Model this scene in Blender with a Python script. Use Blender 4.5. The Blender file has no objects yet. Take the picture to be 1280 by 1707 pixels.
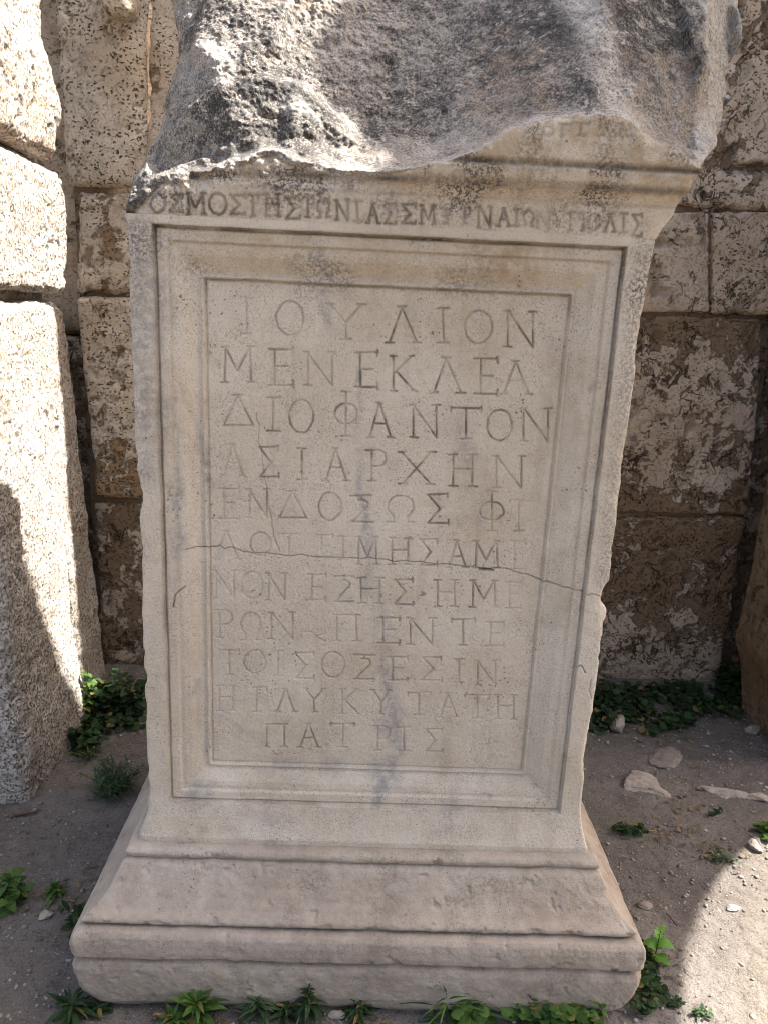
import bpy, math
import numpy as np
from mathutils import Vector, Matrix

C = bpy.context.scene.collection
SC = bpy.context.scene

# ------------------------------------------------------------------ camera
CAM = np.array([-0.02956, -1.48747, 1.57502])
PITCH, YAW, ROLL, FPX = 0.25779, 0.02636, 0.04622, 1280.0
_cy, _sy, _cp, _sp = math.cos(YAW), math.sin(YAW), math.cos(PITCH), math.sin(PITCH)
FWD = np.array([_sy * _cp, _cy * _cp, -_sp])
_r0 = np.array([_cy, -_sy, 0.0])
_u0 = np.cross(_r0, FWD)
RGT = math.cos(ROLL) * _r0 + math.sin(ROLL) * _u0
UPV = -math.sin(ROLL) * _r0 + math.cos(ROLL) * _u0
cam_data = bpy.data.cameras.new('camera')
cam = bpy.data.objects.new('camera', cam_data)
C.objects.link(cam)
M = Matrix(((RGT[0], UPV[0], -FWD[0], CAM[0]), (RGT[1], UPV[1], -FWD[1], CAM[1]),
            (RGT[2], UPV[2], -FWD[2], CAM[2]), (0, 0, 0, 1)))
cam.matrix_world = M
cam_data.sensor_fit = 'VERTICAL'
cam_data.sensor_height = 34.6
cam_data.lens = 34.6 * FPX / 1707.0
cam_data.clip_start = 0.05
cam_data.clip_end = 500
SC.camera = cam

# ------------------------------------------------------------------ light
SUN = np.array([1.0, 0.15, 1.40])
SUN = SUN / np.linalg.norm(SUN)
world = bpy.data.worlds.new('World')
SC.world = world
world.use_nodes = True
wn = world.node_tree
wn.nodes.clear()
wo = wn.nodes.new('ShaderNodeOutputWorld')
bg = wn.nodes.new('ShaderNodeBackground')
sky = wn.nodes.new('ShaderNodeTexSky')
sky.sky_type = 'NISHITA'
sky.sun_disc = False
sky.sun_elevation = math.asin(SUN[2])
sky.sun_rotation = math.atan2(SUN[0], SUN[1])
sky.dust_density = 6.0
sky.ozone_density = 0.3
bg.inputs['Strength'].default_value = 0.075
wn.links.new(sky.outputs[0], bg.inputs[0])
wn.links.new(bg.outputs[0], wo.inputs[0])
sd = bpy.data.lights.new('sun', 'SUN')
sd.energy = 3.5
sd.angle = math.radians(0.5)
sd.color = (1.0, 0.96, 0.90)
so = bpy.data.objects.new('sun', sd)
C.objects.link(so)
so.rotation_euler = Vector(SUN.tolist()).to_track_quat('Z', 'Y').to_euler()
SC.view_settings.view_transform = 'Standard'
SC.view_settings.look = 'None'
SC.view_settings.exposure = 2.55
SC.view_settings.gamma = 1.0
SC.cycles.filter_width = 0.95

# ------------------------------------------------------------------ helpers: tracing, noise
def px(u, v, y):
    """world point on the vertical plane at depth y seen at photo pixel (u, v)"""
    d = FWD + RGT * ((u - 640) / FPX) - UPV * ((v - 853.5) / FPX)
    return CAM + d * ((y - CAM[1]) / d[1])

def pxz(u, v, z):
    d = FWD + RGT * ((u - 640) / FPX) - UPV * ((v - 853.5) / FPX)
    return CAM + d * ((z - CAM[2]) / d[2])

def hash3(ix, iy, iz, seed):
    h = (ix.astype(np.uint32) * np.uint32(0x8da6b343)) ^ (iy.astype(np.uint32) * np.uint32(0xd8163841)) ^ \
        (iz.astype(np.uint32) * np.uint32(0xcb1ab31f)) ^ np.uint32((seed * 0x9e3779b1) & 0xffffffff)
    h ^= h >> np.uint32(15); h *= np.uint32(0x2c1b3c6d); h ^= h >> np.uint32(12)
    h *= np.uint32(0x297a2d39); h ^= h >> np.uint32(15)
    return h.astype(np.float64) / 4294967295.0

def vnoise(x, y, z, seed):
    fx, fy, fz = np.floor(x), np.floor(y), np.floor(z)
    ix, iy, iz = fx.astype(np.int64), fy.astype(np.int64), fz.astype(np.int64)
    tx, ty, tz = x - fx, y - fy, z - fz
    tx = tx * tx * tx * (tx * (tx * 6 - 15) + 10); ty = ty * ty * ty * (ty * (ty * 6 - 15) + 10)
    tz = tz * tz * tz * (tz * (tz * 6 - 15) + 10)
    r = 0
    for a in (0, 1):
        wx = tx if a else 1 - tx
        for b in (0, 1):
            wy = ty if b else 1 - ty
            for c in (0, 1):
                wz = tz if c else 1 - tz
                r = r + wx * wy * wz * hash3(ix + a, iy + b, iz + c, seed)
    return r * 2 - 1

def fbm(p, scale, octv=4, seed=1, gain=0.5, stretch=(1, 1, 1)):
    x, y, z = [p[..., i] * scale * stretch[i] for i in range(3)]
    s = 0; a = 1.0; n = 0
    for o in range(octv):
        s = s + a * vnoise(x + 17.3 * o, y - 9.1 * o, z + 5.7 * o, seed + o * 31)
        n += a; a *= gain
        x, y, z = x * 2.03, y * 2.03, z * 2.03
    return s / n

def sstep(a, b, x):
    t = np.clip((x - a) / (b - a), 0, 1)
    return t * t * (3 - 2 * t)

def seg_dist(X, Z, a, b):
    dx, dz = b[0] - a[0], b[1] - a[1]
    L = dx * dx + dz * dz + 1e-12
    t = np.clip(((X - a[0]) * dx + (Z - a[1]) * dz) / L, 0, 1)
    return np.hypot(X - a[0] - t * dx, Z - a[1] - t * dz), t

# ------------------------------------------------------------------ helpers: meshes
def mesh_np(name, V, F, mat, parent=None, attrs=None, smooth=True):
    V = np.asarray(V, dtype=np.float32).reshape(-1, 3)
    me = bpy.data.meshes.new(name)
    me.vertices.add(len(V)); me.vertices.foreach_set('co', V.ravel())
    if isinstance(F, np.ndarray):
        k = F.shape[1]
        me.loops.add(F.size); me.loops.foreach_set('vertex_index', F.astype(np.int32).ravel())
        me.polygons.add(len(F))
        me.polygons.foreach_set('loop_start', np.arange(0, F.size, k, dtype=np.int32))
        me.update(calc_edges=True)
    else:
        me = bpy.data.meshes.new(name); me.from_pydata(V.tolist(), [], F); me.update()
    me.validate()
    if attrs:
        for k, a in attrs.items():
            at = me.attributes.new(k, 'FLOAT', 'POINT')
            at.data.foreach_set('value', np.asarray(a, dtype=np.float32).ravel())
    if smooth:
        me.polygons.foreach_set('use_smooth', np.ones(len(me.polygons), dtype=bool))
    if mat: me.materials.append(mat)
    o = bpy.data.objects.new(name, me)
    C.objects.link(o)
    if parent: o.parent = parent
    return o

def grid_faces(nu, nv, off=0, flip=False):
    i = np.arange(nu - 1)[:, None]; j = np.arange(nv - 1)[None, :]
    a = (i * nv + j).ravel() + off
    F = np.stack([a, a + 1, a + nv + 1, a + nv], -1)
    return F[:, ::-1] if flip else F

def compact(V, F, attrs):
    used, inv = np.unique(F.ravel(), return_inverse=True)
    return V[used], inv.reshape(F.shape), {k: a[used] for k, a in attrs.items()}

def thing(name, label, cat, loc=(0, 0, 0), group=None):
    o = bpy.data.objects.new(name, None)
    C.objects.link(o); o.empty_display_size = 0.1
    o.location = loc
    o['label'] = label; o['category'] = cat
    if group: o['group'] = group
    return o

def tag(o, label, cat, group=None):
    o['label'] = label; o['category'] = cat
    if group: o['group'] = group
    return o

# ------------------------------------------------------------------ materials
class NB:
    def __init__(s, name):
        s.m = bpy.data.materials.new(name); s.m.use_nodes = True
        s.t = s.m.node_tree; s.t.nodes.clear()
        s.out = s.t.nodes.new('ShaderNodeOutputMaterial')
        s.b = s.t.nodes.new('ShaderNodeBsdfPrincipled')
        s.t.links.new(s.b.outputs[0], s.out.inputs[0])
        tc = s.t.nodes.new('ShaderNodeNewGeometry'); s.pos = tc.outputs['Position']
    def L(s, a, b): s.t.links.new(a, b)
    def noise(s, scale, detail=4, rough=0.55, vec=None, dist=0.0):
        n = s.t.nodes.new('ShaderNodeTexNoise'); n.inputs['Scale'].default_value = scale
        n.inputs['Detail'].default_value = detail; n.inputs['Roughness'].default_value = rough
        n.inputs['Distortion'].default_value = dist
        s.L(vec or s.pos, n.inputs['Vector']); return n.outputs['Fac']
    def voro(s, scale, feature='F1', vec=None, rand=1.0):
        n = s.t.nodes.new('ShaderNodeTexVoronoi'); n.feature = feature
        n.inputs['Scale'].default_value = scale; n.inputs['Randomness'].default_value = rand
        s.L(vec or s.pos, n.inputs['Vector']); return n.outputs['Distance']
    def warp(s, scale, amt):
        n = s.t.nodes.new('ShaderNodeTexNoise'); n.inputs['Scale'].default_value = scale
        n.inputs['Detail'].default_value = 3
        s.L(s.pos, n.inputs['Vector'])
        v = s.t.nodes.new('ShaderNodeVectorMath'); v.operation = 'MULTIPLY_ADD'
        s.L(n.outputs['Color'], v.inputs[0]); v.inputs[1].default_value = (amt,) * 3
        s.L(s.pos, v.inputs[2]); return v.outputs[0]
    def stretch(s, sc, vec=None):
        v = s.t.nodes.new('ShaderNodeVectorMath'); v.operation = 'MULTIPLY'
        s.L(vec or s.pos, v.inputs[0]); v.inputs[1].default_value = sc; return v.outputs[0]
    def ramp(s, x, a, b, lo=0.0, hi=1.0):
        n = s.t.nodes.new('ShaderNodeMapRange'); n.interpolation_type = 'SMOOTHSTEP'
        s.L(x, n.inputs[0])
        n.inputs[1].default_value = a; n.inputs[2].default_value = b
        n.inputs[3].default_value = lo; n.inputs[4].default_value = hi
        return n.outputs[0]
    def math(s, op, a, b=0.0):
        n = s.t.nodes.new('ShaderNodeMath'); n.operation = op; n.use_clamp = False
        for i, x in enumerate((a, b)):
            if isinstance(x, (int, float)): n.inputs[i].default_value = x
            else: s.L(x, n.inputs[i])
        return n.outputs[0]
    def attr(s, name):
        n = s.t.nodes.new('ShaderNodeAttribute'); n.attribute_name = name; return n.outputs['Fac']
    def mix(s, f, a, b, blend='MIX'):
        n = s.t.nodes.new('ShaderNodeMix'); n.data_type = 'RGBA'; n.blend_type = blend
        n.clamp_factor = True
        for x, sock in ((f, n.inputs[0]), (a, n.inputs[6]), (b, n.inputs[7])):
            if isinstance(x, (int, float)): sock.default_value = x
            elif isinstance(x, tuple): sock.default_value = (*x, 1)
            else: s.L(x, sock)
        return n.outputs[2]
    def finish(s, col, rough=0.9, bumps=(), spec=0.25):
        s.L(col, s.b.inputs['Base Color'])
        s.b.inputs['Roughness'].default_value = rough
        s.b.inputs['Specular IOR Level'].default_value = spec
        prev = None
        for h, dist, strg in bumps:
            n = s.t.nodes.new('ShaderNodeBump'); n.inputs['Distance'].default_value = dist
            n.inputs['Strength'].default_value = strg
            s.L(h, n.inputs['Height'])
            if prev is not None: s.L(prev, n.inputs['Normal'])
            prev = n.outputs[0]
        if prev is not None: s.L(prev, s.b.inputs['Normal'])
        return s.m

def mat_marble():
    n = NB('weathered_marble')
    big = n.noise(3.0, 5, 0.6); mid = n.noise(22, 5, 0.6); fine = n.noise(170, 4, 0.7); mic = n.noise(420, 2, 0.6)
    c = n.mix(n.ramp(big, 0.3, 0.7), (0.525, 0.445, 0.348), (0.60, 0.525, 0.428))
    c = n.mix(n.ramp(mid, 0.42, 0.72, 0, 0.35), c, (0.40, 0.33, 0.26))
    c = n.mix(n.ramp(fine, 0.50, 0.70, 0, 0.30), c, (0.27, 0.235, 0.20))
    c = n.mix(n.ramp(fine, 0.28, 0.42, 0.35, 0.0), c, (0.62, 0.57, 0.51))
    g2 = n.noise(330, 3, 0.75)
    rain = n.noise(20, 5, 0.65, n.stretch((1.0, 1.0, 0.10)))
    c = n.mix(n.ramp(rain, 0.52, 0.72, 0, 0.30), c, (0.30, 0.25, 0.20))
    clump = n.ramp(n.noise(16, 4, 0.65), 0.36, 0.62, 0.25, 1.0)
    c = n.mix(n.math('MULTIPLY', clump, n.ramp(g2, 0.54, 0.64, 0, 0.75)), c, (0.17, 0.14, 0.115))
    c = n.mix(n.math('MULTIPLY', clump, n.ramp(g2, 0.34, 0.46, 0.40, 0.0)), c, (0.66, 0.61, 0.55))
    # blue-grey veins
    g = n.math('MULTIPLY', n.attr('grey'), n.ramp(n.noise(60, 6, 0.75), 0.36, 0.62, 0.15, 1.0))
    c = n.mix(g, c, (0.215, 0.21, 0.208))
    # ochre patina
    o = n.math('MULTIPLY', n.attr('ochre'), n.ramp(n.noise(34, 5, 0.65), 0.32, 0.66, 0.2, 1.0))
    c = n.mix(n.math('MULTIPLY', o, 0.85), c, (0.345, 0.255, 0.150))
    # black lichen speckle
    l = n.math('MULTIPLY', n.attr('lichen'), n.ramp(n.noise(150, 5, 0.8), 0.45, 0.57))
    c = n.mix(l, c, (0.085, 0.075, 0.065))
    # sparse pits
    vp = n.voro(90, vec=n.warp(40, 0.02))
    pit = n.math('MULTIPLY', n.ramp(vp, 0.10, 0.24, 1, 0), n.ramp(n.noise(11, 3), 0.50, 0.66))
    c = n.mix(n.math('MULTIPLY', pit, 0.8), c, (0.12, 0.10, 0.085))
    c = n.mix(n.attr('film'), c, n.mix(n.ramp(n.noise(24, 5, 0.7), 0.35, 0.65), (0.228, 0.172, 0.128), (0.318, 0.252, 0.198)))
    # broken rock
    rb = n.noise(4.5, 6, 0.62); rm = n.noise(28, 6, 0.72); rf = n.noise(150, 4, 0.75)
    rr = n.math('ADD', n.math('MULTIPLY', rb, 0.55), n.math('ADD', n.math('MULTIPLY', rm, 0.5), n.math('MULTIPLY', rf, 0.45)))
    rc = n.mix(n.ramp(rr, 0.69, 0.83), (0.046, 0.040, 0.034), (0.275, 0.238, 0.20))
    rc = n.mix(n.ramp(n.noise(38, 7, 0.8, dist=0.3), 0.55, 0.60), rc, (0.40, 0.345, 0.285))
    rc = n.mix(n.math('MULTIPLY', n.attr('pale'), n.ramp(n.noise(45, 5, 0.7), 0.25, 0.60, 0.35, 1.0)), rc, (0.58, 0.525, 0.455))
    rc = n.mix(n.math('MULTIPLY', n.attr('tan'), n.ramp(n.noise(26, 5, 0.7), 0.40, 0.62)), rc, (0.30, 0.215, 0.145))
    rs = n.noise(260, 3, 0.8)
    rc = n.mix(n.ramp(rs, 0.50, 0.60, 0, 0.75), rc, (0.032, 0.030, 0.029))
    rc = n.mix(n.ramp(rs, 0.36, 0.46, 0.5, 0), rc, (0.40, 0.37, 0.34))
    c = n.mix(n.attr('rock'), c, rc)
    # groove darkening, painted shade together with dirt
    d = n.math('MULTIPLY', n.attr('dirt_shade'), n.ramp(n.noise(90, 4, 0.7), 0.25, 0.55, 0.45, 1.0))
    c = n.mix(d, c, (0.070, 0.052, 0.036))
    hb = n.math('ADD', n.math('MULTIPLY', fine, 0.6), n.math('MULTIPLY', mic, 0.4))
    return n.finish(c, 0.82, ((n.math('SUBTRACT', n.math('ADD', hb, n.math('MULTIPLY', g2, 0.35)), n.math('MULTIPLY', pit, 0.6)), 0.0026, 0.8),
                              (n.math('MULTIPLY', n.math('ADD', rf, rs), n.attr('rock')), 0.0035, 0.5)), 0.3)

def mat_travertine(name, pale, warm, dirtc, crack=1.0, pits=1.0):
    n = NB(name)
    w = n.warp(7, 0.10)
    big = n.noise(3.2, 6, 0.6); mid = n.noise(14, 6, 0.65, dist=0.4); fine = n.noise(110, 4, 0.7)
    c = n.mix(n.ramp(big, 0.35, 0.65), pale, warm)
    c = n.mix(n.ramp(mid, 0.45, 0.7, 0, 0.5), c, tuple(x * 0.72 for x in warm))
    c = n.mix(n.ramp(fine, 0.52, 0.68, 0, 0.7), c, tuple(x * 0.38 for x in warm))
    # brown soil/lime crust with ragged outline, driven by the per-block amount
    crust = n.math('ADD', n.attr('crust'), n.math('MULTIPLY', n.math('SUBTRACT', n.noise(11, 8, 0.72, w), 0.5), 2.6))
    cm = n.ramp(crust, 0.44, 0.56)
    c = n.mix(n.math('MULTIPLY', cm, 0.9), c, n.mix(n.noise(60, 4, 0.6), tuple(x * 0.6 for x in dirtc), tuple(x * 1.35 for x in dirtc)))
    tn = n.attr('tone'); c = n.mix(1.0, c, n.mix(tn, (0.74, 0.70, 0.66), (1.12, 1.12, 1.12)), 'MULTIPLY')
    # dark cavities
    cv = n.math('ABSOLUTE', n.math('SUBTRACT', n.noise(10, 8, 0.62, n.warp(14, 0.06), 0.7), 0.5))
    ck = n.math('MULTIPLY', n.ramp(cv, 0.004, 0.020, 1, 0), n.ramp(n.noise(7, 4, 0.6), 0.46, 0.58))
    ck = n.math('MULTIPLY', ck, crack)
    pv = n.voro(62, vec=n.stretch((1.0, 1.0, 1.5), n.warp(45, 0.030)))
    pt = n.math('MULTIPLY', n.ramp(pv, 0.20, 0.36, 1, 0), n.ramp(n.noise(13, 4, 0.6), 0.38, 0.54))
    pt = n.math('MULTIPLY', n.math('MULTIPLY', pt, pits), n.attr('pitk'))
    hole = n.math('MAXIMUM', ck, pt)
    hole = n.math('MAXIMUM', hole, n.attr('hole'))
    c = n.mix(n.math('MULTIPLY', hole, 0.88), c, (0.045, 0.028, 0.016))
    h = n.math('SUBTRACT', n.math('ADD', n.math('MULTIPLY', mid, 0.5), n.math('MULTIPLY', fine, 0.25)), n.math('ADD', n.math('MULTIPLY', hole, 0.8), n.math('MULTIPLY', cm, 0.5)))
    return n.finish(c, 0.95, ((h, 0.020, 0.9),), 0.15)

def mat_granular():
    n = NB('coarse_pale_stone')
    big = n.noise(4, 5, 0.6); fine = n.noise(95, 4, 0.7); mic = n.noise(260, 3, 0.7)
    c = n.mix(n.ramp(big, 0.35, 0.68), (0.56, 0.52, 0.47), (0.50, 0.44, 0.37))
    c = n.mix(n.ramp(fine, 0.50, 0.66, 0, 0.6), c, (0.27, 0.21, 0.155))
    c = n.mix(n.math('MULTIPLY', n.attr('crust'), n.ramp(n.noise(12, 5, 0.65), 0.40, 0.62)), c, (0.30, 0.19, 0.10))
    pv = n.voro(95, vec=n.stretch((1, 1.0, 0.8), n.warp(80, 0.018)))
    pt = n.math('MAXIMUM', n.math('MULTIPLY', n.ramp(pv, 0.20, 0.36, 1, 0), n.ramp(n.noise(30, 3), 0.36, 0.50)), n.attr('hole'))
    sp = n.ramp(n.noise(120, 4, 0.8), 0.525, 0.57)
    c = n.mix(n.math('MULTIPLY', sp, 0.85), c, (0.085, 0.065, 0.05))
    c = n.mix(n.math('MULTIPLY', pt, 0.65), c, (0.10, 0.07, 0.05))
    h = n.math('SUBTRACT', n.math('ADD', n.math('MULTIPLY', fine, 0.6), n.math('MULTIPLY', mic, 0.35)), n.math('MULTIPLY', pt, 0.8))
    return n.finish(c, 0.95, ((h, 0.010, 1.0),), 0.15)

def mat_soil():
    n = NB('dry_soil')
    big = n.noise(2.2, 6, 0.6); mid = n.noise(17, 6, 0.68); fine = n.noise(130, 4, 0.75); mic = n.noise(330, 3, 0.7)
    c = n.mix(n.ramp(big, 0.35, 0.65), (0.138, 0.121, 0.108), (0.198, 0.176, 0.156))
    c = n.mix(n.ramp(mid, 0.45, 0.72, 0, 0.65), c, (0.095, 0.075, 0.062))
    c = n.mix(n.ramp(mid, 0.22, 0.40, 0.6, 0), c, (0.27, 0.235, 0.20))
    c = n.mix(n.ramp(fine, 0.53, 0.66, 0, 0.85), c, (0.070, 0.054, 0.044))
    c = n.mix(n.ramp(mic, 0.55, 0.66, 0, 0.6), c, (0.33, 0.29, 0.25))
    c = n.mix(n.ramp(fine, 0.25, 0.38, 0.5, 0.0), c, (0.36, 0.32, 0.27))
    c = n.mix(n.math('MULTIPLY', n.attr('dry'), 0.9), c, n.mix(n.ramp(fine, 0.35, 0.65), (0.255, 0.22, 0.178), (0.15, 0.125, 0.10)))  # soil painted paler where the sun falls, and in random patches
    h = n.math('ADD', n.math('MULTIPLY', mid, 0.8), n.math('ADD', n.math('MULTIPLY', fine, 0.35), n.math('MULTIPLY', mic, 0.15)))
    return n.finish(c, 1.0, ((h, 0.020, 1.0),), 0.05)

def mat_plain(name, a, b, scale=40, rough=0.9, bump=0.004):
    n = NB(name)
    f = n.noise(scale, 5, 0.65)
    c = n.mix(n.ramp(f, 0.35, 0.65), a, b)
    return n.finish(c, rough, ((n.noise(scale * 4, 4, 0.7), bump, 0.7),), 0.2)

def mat_leaf(name, a, b, trans=0.35):
    n = NB(name)
    f = n.math('ADD', n.math('MULTIPLY', n.noise(45, 3, 0.6), 0.5), n.math('MULTIPLY', n.attr('lv'), 0.5))
    c = n.mix(n.ramp(f, 0.25, 0.75), tuple(x * 0.8 for x in a), tuple(x * 1.15 for x in b))
    c = n.mix(n.ramp(n.attr('lv'), 0.93, 0.97), c, (0.20, 0.14, 0.05))
    c = n.mix(n.ramp(n.noise(160, 3, 0.7), 0.52, 0.68, 0, 0.4), c, (0.12, 0.11, 0.075))
    n.finish(c, 0.6, (), 0.25)
    tr = n.t.nodes.new('ShaderNodeBsdfTranslucent')
    c2 = n.mix(1.0, c, (1.5, 1.6, 0.7), 'MULTIPLY'); n.L(c2, tr.inputs['Color'])
    mx = n.t.nodes.new('ShaderNodeMixShader'); mx.inputs[0].default_value = trans
    n.L(n.b.outputs[0], mx.inputs[1]); n.L(tr.outputs[0], mx.inputs[2]); n.L(mx.outputs[0], n.out.inputs[0])
    return n.m

M_MARBLE = mat_marble()
M_WALL = mat_travertine('brown_stained_travertine', (0.50, 0.42, 0.335), (0.42, 0.33, 0.24), (0.175, 0.118, 0.073))
M_WALLP = mat_travertine('pale_pitted_travertine', (0.54, 0.48, 0.40), (0.47, 0.38, 0.28), (0.24, 0.155, 0.085), 0.12, 1.0)
M_PIER = mat_granular()
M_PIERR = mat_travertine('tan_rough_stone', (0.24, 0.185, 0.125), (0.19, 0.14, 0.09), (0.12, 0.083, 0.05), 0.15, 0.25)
M_SOIL = mat_soil()
M_ROCK = mat_plain('limestone_rubble', (0.24, 0.20, 0.165), (0.36, 0.31, 0.26))
M_ROCKD = mat_plain('dusty_rubble', (0.16, 0.13, 0.11), (0.23, 0.19, 0.16))
M_PEB = mat_plain('gravel_stone', (0.10, 0.082, 0.07), (0.36, 0.32, 0.28), 26)
M_WOOD = mat_plain('dead_wood', (0.075, 0.045, 0.03), (0.13, 0.085, 0.06), 60)
M_STRAW = mat_plain('dry_straw', (0.36, 0.24, 0.11), (0.28, 0.18, 0.09), 60)
M_LITTER = mat_plain('dead_leaf', (0.10, 0.072, 0.045), (0.21, 0.155, 0.10), 30)
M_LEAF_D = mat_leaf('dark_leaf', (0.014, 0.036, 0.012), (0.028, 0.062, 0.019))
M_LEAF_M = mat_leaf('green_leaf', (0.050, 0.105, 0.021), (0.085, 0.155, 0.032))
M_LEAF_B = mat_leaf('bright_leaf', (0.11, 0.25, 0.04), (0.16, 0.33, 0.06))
M_LEAF_G = mat_leaf('grey_green_leaf', (0.045, 0.085, 0.040), (0.075, 0.12, 0.055))
M_STEM = mat_plain('green_stem', (0.05, 0.075, 0.025), (0.08, 0.10, 0.035))

# ------------------------------------------------------------------ carved letters
def arc(cx, cy, rx, ry, a0, a1, n=14):
    return [(cx + rx * math.cos(math.radians(a0 + (a1 - a0) * i / n)), cy + ry * math.sin(math.radians(a0 + (a1 - a0) * i / n))) for i in range(n + 1)]
def sf(x, y, w=0.15): return [(x - w, y), (x + w, y)]
GL = {
 'Ι': [[(.5, 0), (.5, 1)], sf(.5, 0, .42), sf(.5, 1, .42)],
 'Ο': [arc(.5, .5, .5, .5, 0, 360, 26)],
 'Υ': [[(.05, 1), (.5, .5)], [(.95, 1), (.5, .5)], [(.5, .5), (.5, 0)], sf(.5, 0), sf(.05, 1, .12), sf(.95, 1, .12)],
 'Λ': [[(.08, 0), (.48, 1)], [(.48, 1), (.92, 0)], sf(.08, 0, .13), sf(.92, 0, .13), sf(.46, 1, .12)],
 'Α': [[(.08, 0), (.48, 1)], [(.48, 1), (.92, 0)], [(.24, .4), (.75, .4)], sf(.08, 0, .13), sf(.92, 0, .13), sf(.46, 1, .12)],
 'Δ': [[(.05, 0), (.48, 1)], [(.48, 1), (.95, 0)], [(.05, 0), (.95, 0)], sf(.45, 1, .14)],
 'Ν': [[(.1, 0), (.1, 1)], [(.1, 1), (.88, 0)], [(.88, 0), (.88, 1)], sf(.1, 0, .12), sf(.88, 1, .12), sf(.06, 1, .1)],
 'Μ': [[(.1, 0), (.14, 1)], [(.14, 1), (.5, .3)], [(.5, .3), (.86, 1)], [(.86, 1), (.9, 0)], sf(.1, 0, .1), sf(.9, 0, .1), sf(.12, 1, .1), sf(.88, 1, .1)],
 'Ε': [[(.3, 0), (.3, 1)], [(.05, 1), (1, 1)], [(.05, 0), (1, 0)], [(.3, .52), (.78, .52)], [(1, 1.06), (1, .88)], [(1, -.06), (1, .12)]],
 'Κ': [[(.15, 0), (.15, 1)], [(.15, .48), (.9, 1)], [(.3, .56), (1, 0)], sf(.15, 0, .13), sf(.15, 1, .13), sf(.9, 1, .1), sf(1, 0, .1)],
 'Φ': [[(.5, 0), (.5, 1)], arc(.5, .5, .5, .23, 0, 360, 22), sf(.5, 0, .2), sf(.5, 1, .2)],
 'Τ': [[(.5, 0), (.5, 1)], [(0, 1), (1, 1)], sf(.5, 0, .18), [(0, 1.04), (0, .9)], [(1, 1.04), (1, .9)]],
 'Σ': [[(.95, 1), (.05, 1)], [(.05, 1), (.62, .5)], [(.62, .5), (.05, 0)], [(.05, 0), (1, 0)], [(.97, 1.04), (.97, .88)], [(1, -.04), (1, .12)]],
 'Ρ': [[(.3, 0), (.3, 1)], [(.05, 1), (.6, 1)] , arc(.6, .74, .36, .26, 90, -90, 10), [(.6, .48), (.3, .48)], sf(.3, 0, .18)],
 'Χ': [[(.12, 0), (.92, 1)], [(.1, 1), (.9, 0)], sf(.12, 0, .12), sf(.92, 1, .12), sf(.1, 1, .12), sf(.9, 0, .12)],
 'Η': [[(.15, 0), (.15, 1)], [(.85, 0), (.85, 1)], [(.15, .55), (.85, .55)], sf(.15, 0, .15), sf(.85, 0, .15), sf(.15, 1, .15), sf(.85, 1, .15)],
 'Ξ': [[(0, 1), (1, 1)], [(.5, 1), (.5, .85)], arc(.5, .66, .3, .18, 110, -60, 10), [(.64, .5), (.15, .06)], [(0, 0), (1, 0)]],
 'Ω': [arc(.5, .58, .42, .42, 235, -55, 22), [(.27, .23), (.27, 0)], [(.73, .23), (.73, 0)], [(.03, 0), (.3, 0)], [(.7, 0), (.97, 0)]],
 'Π': [[(.12, 0), (.12, 1)], [(.88, 0), (.88, 1)], [(0, 1), (1, 1)], sf(.12, 0, .13), sf(.88, 0, .13)],
 'Γ': [[(.25, 0), (.25, 1)], [(.05, 1), (1, 1)], sf(.25, 0, .18), [(1, 1), (1, .86)]],
 '·': [[(.2, .6), (.8, .5)], [(.2, .4), (.8, .5)]],
 '~': [arc(.3, .5, .3, .25, 180, 0, 8), [(.6, .5), (1, .2)], [(.6, .5), (1, .6)]],
}
def Z(ou, ov, s, rows): return [(ch, ou + a / s, ov + t / s, ou + b / s, ov + bt / s, k) for ch, a, b, t, bt, k in rows]
PANEL = Z(330, 470, 2.032, [
 ('Ι',140,185,55,176,.7),('Ο',265,357,65,182,.85),('Υ',440,560,75,195,.75),('Λ',640,750,85,207,1),('Ι',808,855,88,208,.95),('Ο',905,997,97,210,1),('Ν',1040,1150,100,222,.95),
 ('Μ',75,190,220,342,.75),('Ε',232,320,230,352,.95),('Ν',360,465,240,352,.85),('Ε',526,608,240,358,1.1),('Κ',650,732,252,372,1.05),('Λ',790,900,258,378,1.05),('Ε',932,1016,262,382,1.15),('Α',1030,1130,270,382,.65),
 ('Δ',80,190,388,490,.75),('Ι',228,278,395,508,.9),('Ο',308,390,402,515,.8),('Φ',462,540,375,525,.9),('Α',575,660,412,530,1),('Ν',720,820,420,530,.95),('Τ',858,960,430,535,1.15),('Ο',980,1065,435,540,1),('Ν',1095,1200,432,545,.85)])
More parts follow.
